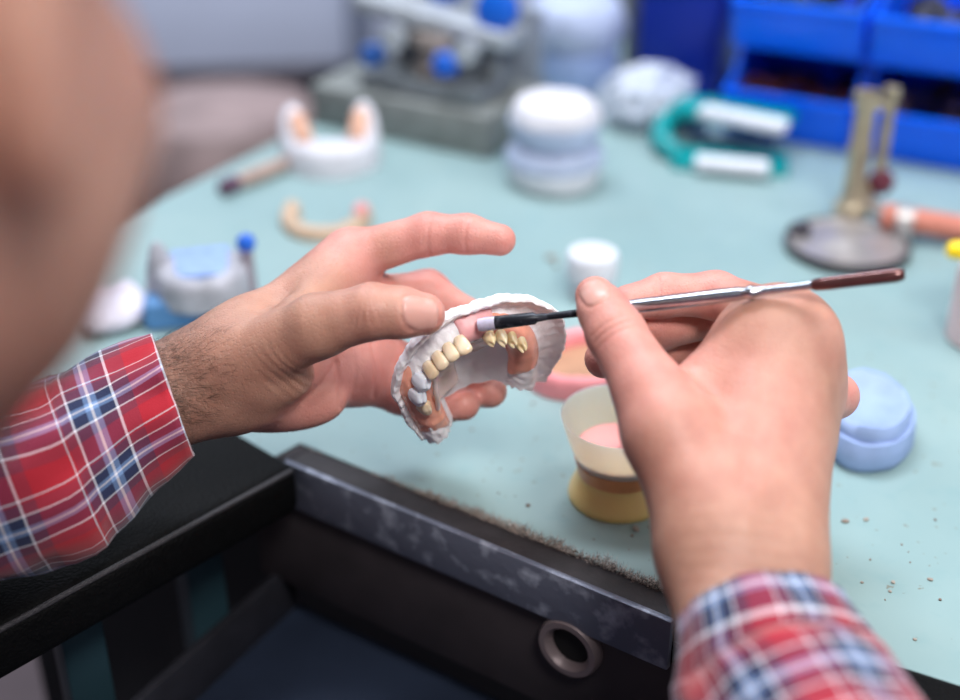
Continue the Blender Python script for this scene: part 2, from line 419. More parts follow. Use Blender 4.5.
# ---------------------------------------------------------------- head, neck, torso and arms
HEAD_C = P(-330, -62, .238)
YAW, TILT = math.radians(2), math.radians(25)
fwd = np.array([math.sin(YAW) * math.cos(TILT), math.cos(YAW) * math.cos(TILT), -math.sin(TILT)])
hrt = np.array([math.cos(YAW), -math.sin(YAW), 0.0])
hup = np.cross(hrt, fwd)
HR = np.array([hrt, fwd, hup])
def HL(x, y, z): return HEAD_C + (x * hrt + y * fwd + z * hup) * mm
SH_R, EL_R = np.array([.055, -.03, TZ + .155]), np.array([.155, .165, TZ + .055])
SH_L, EL_L = np.array([-.365, .09, TZ + .15]), np.array([-.345, .375, TZ + .055])
NECK = np.array([-.152, .085, TZ + .225])
def torso_head():
    s = SDF((-.52, -.30, TZ - .36), (.30, .50, TZ + .52), 4.5 * mm)
    s.ell(HL(0, -12, 22), np.array([76, 96, 84]) * mm, HR, 10 * mm)          # skull
    s.ell(HL(0, 22, -38), np.array([62, 70, 66]) * mm, HR, 22 * mm)          # face
    s.ell(HL(0, 40, -84), np.array([44, 48, 34]) * mm, HR, 22 * mm)          # jaw
    s.ell(HL(0, 74, -92), np.array([20, 18, 17]) * mm, HR, 14 * mm)          # chin
    for sg in (-1, 1):
        s.ell(HL(sg * 44, 56, -22), np.array([27, 27, 24]) * mm, HR, 16 * mm)  # cheekbone
        s.ell(HL(sg * 31, 92, 2), np.array([15, 11, 11]) * mm, HR, 7 * mm, sub=True)  # eye socket
        s.ell(HL(sg * 32, 78, 1), np.array([13, 12, 12]) * mm, HR, 2 * mm)     # eyelids over the eye
        s.cone(HL(sg * 14, 90, 16), HL(sg * 46, 78, 18), 7 * mm, 6 * mm, 8 * mm)   # brow
        s.ell(HL(sg * 50, 26, -40), np.array([20, 40, 40]) * mm, HR, 22 * mm)  # side of the jaw
        s.ell(HL(sg * 76, -22, -18), np.array([6, 17, 30]) * mm, HR, 6 * mm)   # ear
        s.ell(HL(sg * 82, -17, -16), np.array([4, 9, 17]) * mm, HR, 3 * mm, sub=True)
        s.ell(HL(sg * 11, 102, -40), np.array([9, 10, 8]) * mm, HR, 5 * mm)    # nostril wing
    s.cone(HL(0, 90, 8), HL(0, 112, -36), 9 * mm, 11 * mm, 8 * mm)           # nose
    s.cone(HL(-20, 86, -62), HL(20, 86, -62), 7 * mm, 7 * mm, 6 * mm)        # upper lip
    s.cone(HL(-17, 84, -72), HL(17, 84, -72), 7 * mm, 7 * mm, 5 * mm)        # lower lip
    s.cone(HL(-22, 96, -67), HL(22, 96, -67), 2.5 * mm, 2.5 * mm, 4 * mm, sub=True)
    s.cone(NECK + np.array([0, 0, -.03]), HL(0, -30, -40), 60 * mm, 58 * mm, 25 * mm)
    s.cone(SH_L, SH_R, 58 * mm, 58 * mm, 40 * mm)
    mid = (SH_L + SH_R) / 2
    s.cone(mid + np.array([-.09, -.02, -.14]), np.array([-.22, -.08, TZ - .30]), 92 * mm, 88 * mm, 40 * mm)
    s.cone(mid + np.array([.09, -.05, -.14]), np.array([-.06, -.12, TZ - .30]), 92 * mm, 88 * mm, 40 * mm)
    s.cone(SH_R, EL_R, 52 * mm, 40 * mm, 20 * mm); s.cone(EL_R, P(768, 650, .49), 38 * mm, 20 * mm, 10 * mm)
    s.cone(SH_L, EL_L, 52 * mm, 40 * mm, 20 * mm); s.cone(EL_L, P(70, 452, .60), 38 * mm, 24 * mm, 10 * mm)
    V, Q = s.mesh()
    z = np.zeros(len(V))
    rel = (V - HEAD_C) / mm
    lx, ly, lz = rel @ hrt, rel @ fwd, rel @ hup
    beard_and_shade = sstep(-40, -66, lz + .12 * (ly - 30)) * sstep(-5, 25, ly + .25 * (lz + 60)) * sstep(-150, -130, lz)
    beard_and_shade = .55 + beard_and_shade * .4  # even darkening paints shade over the head skin, beard tone on top
    return V, Q, z, .12 + z, beard_and_shade

SKIN = bpy.data.materials.new('skin'); SKIN.use_nodes = True
def skin_nodes():
    nt = SKIN.node_tree; N = nt.nodes; L = nt.links; b = N['Principled BSDF']
    b.inputs['Roughness'].default_value = .48
    b.inputs['Subsurface Weight'].default_value = .25
    b.inputs['Subsurface Radius'].default_value = (1, .35, .2); b.inputs['Subsurface Scale'].default_value = .003
    at = lambda n: (lambda a: (setattr(a, 'attribute_name', n), a)[1])(N.new('ShaderNodeAttribute'))
    fl, na, ha = at('flush'), at('nail'), at('hair')
    tc = N.new('ShaderNodeTexCoord')
    def noise(sc, det=4):
        n = N.new('ShaderNodeTexNoise'); n.inputs['Scale'].default_value = sc; n.inputs['Detail'].default_value = det
        L.new(tc.outputs['Object'], n.inputs['Vector']); return n
    def mix(a, bb, f):
        m = N.new('ShaderNodeMix'); m.data_type = 'RGBA'
        for s, v in (('A', a), ('B', bb)):
            if isinstance(v, tuple): m.inputs[s].default_value = v
            else: L.new(v, m.inputs[s])
        if isinstance(f, float): m.inputs['Factor'].default_value = f
        else: L.new(f, m.inputs['Factor'])
        return m.outputs['Result']
    def math_(op, a, bb):
        m = N.new('ShaderNodeMath'); m.operation = op; m.use_clamp = True
        for i, v in enumerate((a, bb)):
            if isinstance(v, (int, float)): m.inputs[i].default_value = v
            else: L.new(v, m.inputs[i])
        return m.outputs[0]
    n1 = noise(85, 8); n2 = noise(260, 3)
    base = mix(srgb(204, 156, 134), srgb(166, 114, 96), n1.outputs['Fac'])
    flushc = mix(srgb(228, 166, 152), srgb(200, 124, 116), n1.outputs['Fac'])
    c = mix(base, flushc, fl.outputs['Fac'])
    hn = N.new('ShaderNodeMapRange'); hn.inputs['From Min'].default_value = .38; hn.inputs['From Max'].default_value = .62
    hn.inputs['To Min'].default_value = .55; hn.inputs['To Max'].default_value = .88
    L.new(n2.outputs['Fac'], hn.inputs['Value'])
    c = mix(c, srgb(118, 88, 76), math_('MULTIPLY', ha.outputs['Fac'], hn.outputs['Result']))  # hair and tan tint, deepened to paint shade on wrist and head
    c = mix(c, srgb(212, 160, 148), na.outputs['Fac'])
    L.new(c, b.inputs['Base Color'])
    r = N.new('ShaderNodeMix'); r.data_type = 'FLOAT'; r.inputs['A'].default_value = .48; r.inputs['B'].default_value = .34
    L.new(na.outputs['Fac'], r.inputs['Factor']); L.new(r.outputs['Result'], b.inputs['Roughness'])
    v = N.new('ShaderNodeTexVoronoi'); v.inputs['Scale'].default_value = 700; L.new(tc.outputs['Object'], v.inputs['Vector'])
    bp = N.new('ShaderNodeBump'); bp.inputs['Strength'].default_value = .28; bp.inputs['Distance'].default_value = .0006
    n3 = noise(1400, 3); ad = math_('ADD', n3.outputs['Fac'], v.outputs['Distance'])
    st = math_('SUBTRACT', 1.0, na.outputs['Fac']); sm = math_('MULTIPLY', st, .5); L.new(sm, bp.inputs['Strength'])
    L.new(ad, bp.inputs['Height']); L.new(bp.outputs['Normal'], b.inputs['Normal'])
skin_nodes()

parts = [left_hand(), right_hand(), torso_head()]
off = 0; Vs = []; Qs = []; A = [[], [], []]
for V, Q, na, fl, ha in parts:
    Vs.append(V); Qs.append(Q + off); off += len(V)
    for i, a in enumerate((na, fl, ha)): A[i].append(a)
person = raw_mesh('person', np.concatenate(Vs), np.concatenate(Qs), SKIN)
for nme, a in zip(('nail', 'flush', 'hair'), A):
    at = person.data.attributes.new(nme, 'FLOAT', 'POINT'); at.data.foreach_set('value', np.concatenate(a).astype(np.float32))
tag(person, 'person in a red and navy plaid shirt holding a white plaster cast and a brush', 'person')

# short cropped hair on the back and top of the head
def head_hair():
    V, Q = parts[2][0], parts[2][1]; Nn = vnormals(V, Q); rel = (V - HEAD_C) / mm
    lx, ly, lz = rel @ hrt, rel @ fwd, rel @ hup
    ok = (np.linalg.norm(rel * 1.0, axis=1) < 128) & ((lz > 44 + .25 * np.maximum(ly, -20)) | ((ly < -42) & (lz > -62))) & (ly < 72) & (np.abs(lx) < 79)
    fq = Q[ok[Q].all(1)]; ids = np.unique(fq); mp = np.full(len(V), -1); mp[ids] = np.arange(len(ids))
    nz = np.array([mnoise.noise(Vector(p * 160)) for p in V[ids]])
    edge = np.zeros(len(V)); cnt = np.bincount(fq.ravel(), minlength=len(V)); inner = (cnt >= 4)[ids]
    top = V[ids] + Nn[ids] * ((3.2 + 1.0 * nz) * mm * np.where(inner, 1, -.2))[:, None]
    o = raw_mesh('hair', top, mp[fq], mat('cropped_hair', srgb(70, 58, 54), .7, var=.4, vscale=300, bump=1.0, bscale=900), person)
    o['label'] = 'short cropped dark hair'
head_hair()

# fine dark hairs on the left wrist and back of the hand
def arm_hair():
    V, Q, na, fl, ha = parts[0]; Nn = vnormals(V, Q)
    ax = unit(P(240, 345, .62) - P(110, 420, .61))
    cand = np.where((ha > .05) & (Nn @ (UP * .8 - FW * .6) > .1) & ((V - P(140, 400, .61)) @ ax > 0))[0]
    pick = rng.choice(cand, 1500, p=ha[cand] / ha[cand].sum())
    vs = []; qs = []
    for i in pick:
        n = Nn[i]; d = unit(ax * 1.0 + RT * .2 - UP * .5 + rng.normal(0, .35, 3)); d = unit(d - n * (d @ n)); L = rng.uniform(4, 9) * mm
        sd = np.cross(d, n) * .055 * mm
        b = len(vs)
        for t in (0, .5, 1):
            p = V[i] + d * L * t + n * (.3 * mm + 1.1 * mm * math.sin(t * 2.2)); w = 1 - .8 * t
            vs += [p - sd * w, p + sd * w]
        qs += [(b, b + 1, b + 3, b + 2), (b + 2, b + 3, b + 5, b + 4)]
    o = raw_mesh('arm_hair', vs, qs, mat('hair', srgb(52, 38, 32), .6), person)
    tag(o, 'short dark hairs on the left wrist', kind='stuff')
arm_hair()

# ---------------------------------------------------------------- plaid shirt
def plaid():
    m = bpy.data.materials.new('plaid_cotton'); m.use_nodes = True
    nt = m.node_tree; N = nt.nodes; L = nt.links; b = N['Principled BSDF']
    b.inputs['Roughness'].default_value = .85; b.inputs['Sheen Weight'].default_value = .25
    uv = N.new('ShaderNodeUVMap'); uv.uv_map = 'UVMap'
    sep = N.new('ShaderNodeSeparateXYZ'); L.new(uv.outputs['UV'], sep.inputs[0])
    red, navy, white, lb, mar = srgb(174, 14, 38), srgb(20, 32, 70), srgb(228, 226, 234), srgb(110, 140, 184), srgb(124, 34, 58)
    stops = [(0, red), (.20, white), (.222, red), (.25, mar), (.38, white), (.402, navy), (.52, lb), (.56, white), (.585, lb), (.63, navy), (.76, white), (.782, mar), (.92, red)]
    def ramp(o):
        fr = N.new('ShaderNodeMath'); fr.operation = 'FRACT'; L.new(o, fr.inputs[0])
        r = N.new('ShaderNodeValToRGB'); r.color_ramp.interpolation = 'CONSTANT'
        e = r.color_ramp.elements
        e[0].position = 0; e[0].color = stops[0][1]; e[1].position = stops[1][0]; e[1].color = stops[1][1]
        for p, c in stops[2:]:
            q = e.new(p); q.color = c
        L.new(fr.outputs[0], r.inputs[0]); return r.outputs['Color']
    mx = N.new('ShaderNodeMix'); mx.data_type = 'RGBA'; mx.inputs['Factor'].default_value = .5
    L.new(ramp(sep.outputs['X']), mx.inputs['A']); L.new(ramp(sep.outputs['Y']), mx.inputs['B'])
    L.new(mx.outputs['Result'], b.inputs['Base Color'])
    w = N.new('ShaderNodeTexNoise'); w.inputs['Scale'].default_value = 1500; tc = N.new('ShaderNodeTexCoord'); L.new(tc.outputs['Object'], w.inputs['Vector'])
    bp = N.new('ShaderNodeBump'); bp.inputs['Strength'].default_value = .3; bp.inputs['Distance'].default_value = .0006
    L.new(w.outputs['Fac'], bp.inputs['Height']); L.new(bp.outputs['Normal'], b.inputs['Normal'])
    return m
PLAID = plaid()
PER = 0.055
def loft(path, radii, n=72, steps=90, fold=0.0, seed=0, roll=0.0, u0=0.0, v0=0.0, tip_in=0.010, xh=None, end_normal=None, thick=1.3 * mm, shear=0.0):
    """a cloth tube along a path of points; radii are (wide, thick) half axes; returns verts, quads, uv per vertex"""
    path = np.array(path, float); radii = np.array(radii, float)
    sg = np.r_[0, np.cumsum(np.linalg.norm(np.diff(path, axis=0), axis=1))]
    tt = np.linspace(0, 1, steps) * sg[-1]
    def cr(A):
        out = []
        for t in tt:
            i = min(max(np.searchsorted(sg, t, side='right') - 1, 0), len(sg) - 2); f = (t - sg[i]) / (sg[i + 1] - sg[i])
            p0, p1, p2, p3 = A[max(i - 1, 0)], A[i], A[i + 1], A[min(i + 2, len(A) - 1)]
            out.append(.5 * (2 * p1 + (p2 - p0) * f + (2 * p0 - 5 * p1 + 4 * p2 - p3) * f * f + (3 * p1 - p0 - 3 * p2 + p3) * f ** 3))
        return np.array(out)
    pc = cr(path); rc = cr(radii)
    V = []; UVs = []
    xh = RT if xh is None else xh
    for i, t in enumerate(tt):
        d = unit(pc[min(i + 1, steps - 1)] - pc[max(i - 1, 0)])
        if end_normal is not None:
            wgt = sstep(.6, 1.0, i / (steps - 1)); d = unit(d * (1 - wgt) + unit(end_normal) * wgt)
        x = unit(xh - d * (xh @ d)); y = np.cross(d, x)
        for k in range(n):
            a = 2 * math.pi * k / n + roll
            bse = pc[i] + x * math.cos(a) * rc[i, 0] + y * math.sin(a) * rc[i, 1]
            rad = unit(x * math.cos(a) * rc[i, 0] + y * math.sin(a) * rc[i, 1])
            if fold:
                q = Vector((math.cos(a) * 1.4 + seed, math.sin(a) * 1.4, t * 22))
                q2 = Vector((math.cos(a) * 3 + seed * 2, math.sin(a) * 3, t * 60))
                bse = bse + rad * fold * (mnoise.noise(q) + .45 * mnoise.noise(q2) - .1)
            V.append(bse); UVs.append((u0 + a * (rc[:, 0].mean() + rc[:, 1].mean()) / 2 / PER, v0 + t / PER + shear * math.cos(a)))
    Q = []
    for i in range(steps - 1):
        for k in range(n):
            Q.append((i * n + k, i * n + (k + 1) % n, (i + 1) * n + (k + 1) % n, (i + 1) * n + k))
    return np.array(V), np.array(Q), np.array(UVs), n, steps

def shirt():
    Vs, Qs, Us, o = [], [], [], 0
    def add(t, inner=True):
        nonlocal o
        V, Q, U, n, st = t
        Vs.append(V); Qs.append(Q + o)
        # per-loop uv, with the seam unwrapped
        uq = U[Q].copy()
        per = None
        for c in range(len(Q)):
            k = c % n
            if k == n - 1:
                du = U[1, 0] - U[0, 0]
                uq[c, 1, 0] = uq[c, 0, 0] + du; uq[c, 2, 0] = uq[c, 3, 0] + du
        Us.append(uq); o += len(V)
        return V, Q
    # left sleeve: shoulder, elbow, cuff
    cl0, cl1 = P(20, 482, .588), P(172, 397, .612)
    el = EL_L
    tl = loft([SH_L * .55 + SH_R * .45 + np.array([0, 0, -.01]), SH_L * .85 + SH_R * .15, SH_L + (SH_L - SH_R) * .03, (SH_L + el) / 2 + np.array([-.01, 0, -.01]), el, el * .45 + cl0 * .55 + np.array([-.01, .01, 0]), P(40, 474, .590), P(90, 447, .600), P(132, 418, .608), P(173, 394, .613)],
              np.array([(62, 60), (74, 72), (72, 70), (62, 60), (54, 54), (46, 46), (41, 39), (37.5, 35), (33.5, 31), (30.5, 29)]) * mm, steps=150, fold=5.2 * mm, seed=1.3, xh=UP, end_normal=P(240, 366, .62) - P(160, 393, .612) + .0 * UP, u0=.42, v0=.27, n=88)
    add(tl)
    # right sleeve
    tr = loft([SH_R * .55 + SH_L * .45 + np.array([0, 0, -.01]), SH_R * .85 + SH_L * .15, SH_R + (SH_R - SH_L) * .03, (SH_R + EL_R) / 2, EL_R, EL_R * .4 + P(800, 740, .470) * .6, P(786, 700, .480), P(770, 656, .490), P(755, 612, .502)],
              np.array([(62, 60), (74, 72), (72, 70), (62, 60), (54, 54), (44, 43), (41, 38), (36.5, 33), (31.5, 27)]) * mm, steps=130, fold=4.2 * mm, seed=4.1, xh=RT, u0=.30, v0=.30, n=88)
    add(tr)
    # torso
    mid = (SH_L + SH_R) / 2
    w = unit(SH_R - SH_L)
    tb = loft([np.array([-.14, -.10, TZ - .34]), np.array([-.14, -.08, TZ - .16]), mid + np.array([.0, -.03, -.10]), mid + np.array([0, -.015, -.01]), mid + np.array([0, 0, .035]), NECK + np.array([0, .0, .005]), NECK + np.array([0, .012, .03])],
              np.array([(190, 120), (190, 122), (205, 125), (215, 92), (150, 80), (80, 76), (74, 72)]) * mm, steps=80, fold=5 * mm, seed=8.2, xh=w)
    add(tb)
    ob = raw_mesh('plaid_shirt', np.concatenate(Vs), np.concatenate(Qs), PLAID, person)
    lay = ob.data.uv_layers.new(name='UVMap')
    lay.data.foreach_set('uv', np.concatenate(Us).reshape(-1).astype(np.float32))
    sm = ob.modifiers.new('thickness', 'SOLIDIFY'); sm.thickness = 1.4 * mm; sm.offset = 0
    return ob
SHIRT = shirt()
# ================================================================== SETTING
def struct(o, name=None): o['kind'] = 'structure'; return o
M_floor = mat('floor_vinyl', srgb(104, 88, 92), .6, var=.25, vscale=6)
struct(MB().box((0.3, 1.4, -.02), (7, 6, .04)).build('floor', M_floor))
M_wall = mat('wall_paint', srgb(170, 176, 190), .8, var=.05, vscale=4)
struct(MB().box((0.3, 3.95, 1.3), (7, .1, 2.6)).build('wall_back', M_wall))
struct(MB().box((-3.15, 1.4, 1.3), (.1, 6, 2.6)).build('wall_left', M_wall))

# ================================================================== BENCH
M_top = bpy.data.materials.new('teal_laminate'); M_top.use_nodes = True
def top_nodes():
    nt = M_top.node_tree; N = nt.nodes; L = nt.links; b = N['Principled BSDF']; b.inputs['Roughness'].default_value = .42
    tc = N.new('ShaderNodeTexCoord')
    def noise(sc, lo, hi, det=5):
        n = N.new('ShaderNodeTexNoise'); n.inputs['Scale'].default_value = sc; n.inputs['Detail'].default_value = det
        L.new(tc.outputs['Object'], n.inputs['Vector'])
        r = N.new('ShaderNodeMapRange'); r.inputs['From Min'].default_value = lo; r.inputs['From Max'].default_value = hi; L.new(n.outputs['Fac'], r.inputs['Value']); return r.outputs['Result']
    def mix(a, bb, f):
        m = N.new('ShaderNodeMix'); m.data_type = 'RGBA'
        for s, v in (('A', a), ('B', bb)):
            if isinstance(v, tuple): m.inputs[s].default_value = v
            else: L.new(v, m.inputs[s])
        L.new(f, m.inputs['Factor']); return m.outputs['Result']
    c = mix(srgb(138, 166, 168), srgb(148, 173, 173), noise(9, .35, .65))
    c = mix(c, srgb(133, 164, 167), noise(60, .55, .8))
    c = mix(c, srgb(128, 132, 122), noise(210, .70, .74, 2))
    L.new(c, b.inputs['Base Color'])
    r = N.new('ShaderNodeMapRange'); r.inputs['To Min'].default_value = .36; r.inputs['To Max'].default_value = .55
    L.new(noise(40, .3, .7), r.inputs['Value']); L.new(r.outputs['Result'], b.inputs['Roughness'])
top_nodes()
def xy(p): return (float(p[0]), float(p[1]))
cC, cQ = T(300, 443), T(690, 600)
wl = unit(T(0, 622, .01) - T(292, 464, .01)); wl[2] = 0
wr = unit(T(945, 690) - T(690, 608)); wr[2] = 0
eA, eB = T(60, 250), T(280, 140); ed = unit(eB - eA)
cL = cC + wl * .42; cL2 = eA - ed * .33
cR = cQ + wr * .50
back1 = eB + ed * .36
outline = [cL, cC, cQ, cR, np.array([1.25, .75, 0]), np.array([1.25, 1.02, 0]), back1 + np.array([.10, .06, 0]), back1, cL2]
bench = thing('workbench', 'pale teal laboratory workbench with dark metal front edge and cut-out for the worker', 'workbench', (0, 0, 0))
fdir = unit(cQ - cC); fdir[2] = 0; fnor = np.array([fdir[1], -fdir[0], 0.0])
if fnor[1] > 0: fnor = -fnor
MB().prism([xy(p) for p in outline], TZ - .028, TZ).build('tabletop', M_top, bench)
M_edge = mat('worn_metal', srgb(104, 108, 124), .42, .25, col2=srgb(176, 182, 198), vscale=85, bump=.5, bscale=160, mixlo=.52, mixhi=.75)
M_dark = mat('dark_panel', srgb(60, 53, 56), .6, 0, var=.3, vscale=30)
M_strip = mat('edge_strip', srgb(46, 40, 43), .62, 0, var=.35, vscale=120, bump=.4, bscale=500)
ang = math.atan2(fdir[1], fdir[0]); Rf = RZ(ang)
Lf = float(np.linalg.norm(cQ - cC)); mc = (cC + cQ) / 2
mb = MB(); c = mc + fnor * .0075; mb.box((c[0], c[1], TZ - .004), (Lf, .015, .007), Rf, .001); mb.build('edge_strip', M_strip, bench)
mb = MB(); c = mc + fnor * .0168; mb.box((c[0], c[1], TZ - .0145), (Lf, .004, .029), Rf, .0012); mb.build('metal_edge', M_edge, bench)
# apron below with a round air port
mb = MB(); c = mc + fnor * .008; mb.box((c[0], c[1], TZ - .059), (Lf + .05, .012, .062), Rf, .001)
ap = mb.build('apron', M_dark, bench)
def on_vertical(px, py, off):
    """where a pixel's ray meets the apron's front face"""
    d = P(px, py, 1.0) - CAM; q = cC + fnor * off
    t = ((q - CAM) @ fnor) / (d @ fnor); return CAM + d * t
hp = on_vertical(572, 644, .0145)
mb = MB(); Rn = axes(fnor, fdir)
mb.lathe([(.0105, -.002), (.0105, .003), (.0125, .0055), (.0155, .0055), (.0168, .003), (.0168, -.0005)], hp, Rn, 48, cap=False); mb.build('port_ring', mat('port_rim', srgb(132, 118, 120), .45, .3), ap)
mb = MB(); mb.lathe([(.0001, .0002), (.0106, .0002), (.0106, .0012)], hp, Rn, 40, cap=False); mb.build('port_shade_disc', mat('port_shade_black', srgb(12, 12, 14), .8), ap)  # flat black disc, paints the shade inside the port
# wings of the top each side of the cut-out: dark edge bands
for a, b, nm in ((cC, cL, 'edge_band'), (cQ, cR, 'edge_band')):
    dd = unit(b - a); nn = np.array([dd[1], -dd[0], 0]); nn = -nn if (nn @ (np.array([0, 0, 0]) - (a + b) / 2)[:3]) < 0 else nn
    m_ = (a + b) / 2 + nn * .004
    MB().box((m_[0], m_[1], TZ - .014), (float(np.linalg.norm(b - a)), .008, .028), RZ(math.atan2(dd[1], dd[0])), .001).build(nm, M_strip, bench)
# armrests
M_leather = mat('black_leather', srgb(11, 11, 12), .6, 0, var=.3, vscale=200, bump=1.0, bscale=600, ior=1.22)
def armrest(a, d, nn, Lg, wd, z0, z1):
    c = a + d * (Lg / 2) + nn * (wd / 2)
    mb = MB(); mb.box((c[0], c[1], TZ + (z0 + z1) / 2), (Lg, wd, z1 - z0), RZ(math.atan2(d[1], d[0])), .007, 4)
    o = mb.build('armrest', M_leather, bench, angle=60)
    e = a + nn * -.0004
    mb = MB(); off = a + d * .004; pts = [off + d * (Lg - .008) * i / 60 + np.array([0, 0, TZ + z1 - .006]) * 1.0 for i in range(61)]
    pts = [np.array([p[0] + nn[0] * .0015, p[1] + nn[1] * .0015, TZ + z1 - .0022]) for p in pts]
    mb.tube(pts, .0014, 8); mb.build('seam_piping', mat('piping', srgb(62, 60, 64), .5, bump=1.0, bscale=700), o)
    return o
aL = T(300, 468, .006); nL = np.array([-wl[1], wl[0], 0])
if nL[1] < 0: nL = -nL
armrest(aL, wl, nL, .40, .085, -.022, .008)
MB().box(tuple(aL + wl * .05 + nL * .04 + np.array([0, 0, -.03])), (.03, .03, .02), RZ(0.3)).build('armrest_bracket', M_dark, bench)
nR = np.array([-wr[1], wr[0], 0]); nR = nR if nR[1] < 0 else -nR
armrest(cQ + wr * .03 + nR * .075, wr, -nR, .40, .075, -.03, .004)
# catch tray under the cut-out
tray = thing('catch_tray', 'dark blue-grey metal catch tray pulled out under the bench cut-out', 'tray', (0, 0, 0))
M_tray = mat('tray_metal', srgb(56, 66, 88), .35, .4, var=.35, vscale=14)
M_traye = mat('tray_rim', srgb(58, 58, 66), .4, .4, var=.3, vscale=40)
tzz = -.088
q0, q1 = T(292, 562, tzz), T(137, 699, tzz); tdl = unit(q1 - q0)
q2 = q0 + tdl * .26; q3 = q0 + fdir * (Lf + .02); q4 = q3 + tdl * .20
tpoly = [xy(q) for q in (q0, q2, q4 + fnor * .02, q3)]
MB().prism(tpoly, TZ + tzz - .034, TZ + tzz - .030).build('tray_bottom', M_tray, tray)
for nm, a, b in (('tray_side', q0, q2), ('tray_lip', q2, q4 + fnor * .02), ('tray_side', q4 + fnor * .02, q3)):
    dd = unit(b - a); m_ = (a + b) / 2
    MB().box((m_[0], m_[1], TZ + tzz - .016), (float(np.linalg.norm(b - a)), .006, .034), RZ(math.atan2(dd[1], dd[0])), .002).build(nm, M_traye, tray)
# carcass under the top
M_carc = mat('bench_carcass', srgb(44, 46, 52), .6, var=.2, vscale=10)
inner = [back1 + np.array([.10, .0, 0]), np.array([1.15, .98, 0]), np.array([1.15, .80, 0]), cR + np.array([-.02, .16, 0]), cQ - fnor * .10 + fdir * .1, cC - fnor * .10, cL2 + np.array([.16, .12, 0])]
MB().prism([xy(p) for p in inner], .0, TZ - .029).build('carcass', M_carc, bench)
for p in (aL + wl * .115 + nL * .045, aL + wl * .03 + nL * .06):
    MB().box((p[0], p[1], (TZ - .03) / 2), (.022, .022, TZ - .03), RZ(.6), .002).build('leg', mat('teal_steel', srgb(40, 66, 76), .45, .2), bench)
# frayed fibres along the worn laminate edge
def frayed():
    vs, fs = [], []
    for i in range(1500):
        t = rng.beta(1.25, 1.0); t = .22 + .80 * t if rng.random() < .8 else rng.random()
        if t > 1.0: continue
        L_ = rng.uniform(1.6, 5.2) * mm * (.35 + 1.0 * sstep(.15, .5, t)) * (0.65 + .6 * mnoise.noise(Vector((t * 14, 0, 0))) + .35)
        base = cC + fdir * Lf * t - fnor * rng.uniform(-1.8, 1.4) * mm + np.array([0, 0, -.0008])
        d = unit(np.array([0, 0, 1]) * rng.uniform(.5, 1) - fnor * rng.normal(.1, .5) + fdir * rng.normal(0, .4))
        sd = unit(np.cross(d, fnor + rng.normal(0, .5, 3))) * rng.uniform(.18, .5) * mm; b = len(vs)
        nn = np.cross(sd, d)
        vs += [base - sd, base + sd, base + nn, base + d * L_]
        fs += [(b, b + 1, b + 3), (b + 1, b + 2, b + 3), (b + 2, b, b + 3)]
    o = raw_mesh('frayed_edge', vs, None, mat('frayed_fibre', srgb(52, 42, 38), .8, col2=srgb(206, 190, 180), vscale=1600, mixlo=.45, mixhi=.6), bench, tris=fs, smooth=False)
    tag(o, 'frayed dark fibres along the worn front edge', kind='stuff')
frayed()
# crumbs scattered over the top
def crumbs():
    mb = MB(); spots = [(636, 530, 1.7), (632, 536, 1.0), (528, 506, 1.2), (600, 519, .7), (845, 522, 1.6), (866, 520, 1.3), (890, 592, 1.0), (862, 583, .9), (893, 583, 1.2), (930, 580, 1.1), (940, 600, .8), (885, 600, .6),
                        (472, 430, .9), (533, 404, 1.0), (551, 259, 3.2), (556, 266, 2.0), (500, 470, .8), (870, 560, .7), (915, 640, 1.0), (902, 545, .6), (468, 398, .7), (520, 470, .6), (380, 470, .7), (935, 520, .7), (860, 640, .7)]
    for _ in range(34): spots.append((rng.uniform(330, 950), rng.uniform(330, 640), rng.uniform(.25, .6)))
    for x, y, r in spots:
        p = T(x, y)
        if (p - cC) @ fnor > -.004: continue
        r *= mm; mb.ball((p[0], p[1], TZ + r * .45), (r * rng.uniform(.8, 1.6), r, r * .55), RZ(rng.uniform(0, 3)), 1)
    o = mb.jitter(.25 * mm, 900).build('plaster_crumbs', mat('crumb', srgb(118, 96, 84), .8, col2=srgb(170, 160, 150), vscale=60), None)
    tag(o, 'small brown and grey crumbs scattered over the teal bench top', 'crumbs', kind='stuff')
crumbs()
# ================================================================== CAST + DENTURE IN THE LEFT HAND
M_plaster = mat('white_plaster', srgb(246, 243, 246), .62, var=.05, vscale=120, bump=.45, bscale=420, sss=.05)
M_gum = mat('pink_acrylic', srgb(252, 174, 150), .25, var=.16, vscale=160, sss=.25, bump=.25, bscale=260, coat=.4)
M_wet = mat('wet_pink_acrylic', srgb(240, 176, 178), .4, sss=.3)
M_tooth = mat('tooth_ivory', srgb(242, 224, 198), .2, col2=srgb(234, 208, 172), vscale=110, sss=.2, coat=.5)
M_tooth2 = mat('tooth_yellow', srgb(247, 232, 198), .2, col2=srgb(240, 212, 160), vscale=130, sss=.2, coat=.5)
M_shiny = mat('glazed_white', srgb(232, 236, 246), .2, var=.06, vscale=240, coat=.3, sss=.1)
M_clear = mat('clear_acrylic', srgb(252, 226, 222), .12, trans=.2, ior=1.3, coat=.4, sss=.3)
DU, DV, DN = np.array([.924, .27, .27]), np.array([0, .7071, -.7071]), np.array([.382, -.653, -.653])
cam_v = lambda v: v[0] * RT + v[1] * UP + v[2] * FW
EU = unit(cam_v(DU)); EV = cam_v(DV); EV = unit(EV - EU * (EV @ EU)); EN = np.cross(EU, EV); EN = EN if EN @ cam_v(DN) > 0 else -EN
D_O = P(473, 361, .617)
def D(a, b, c): return D_O + (a * EU + b * EV + c * EN) * mm
AX, AXR, BF, BL = 29.5, 27.0, 29.0, -6.0
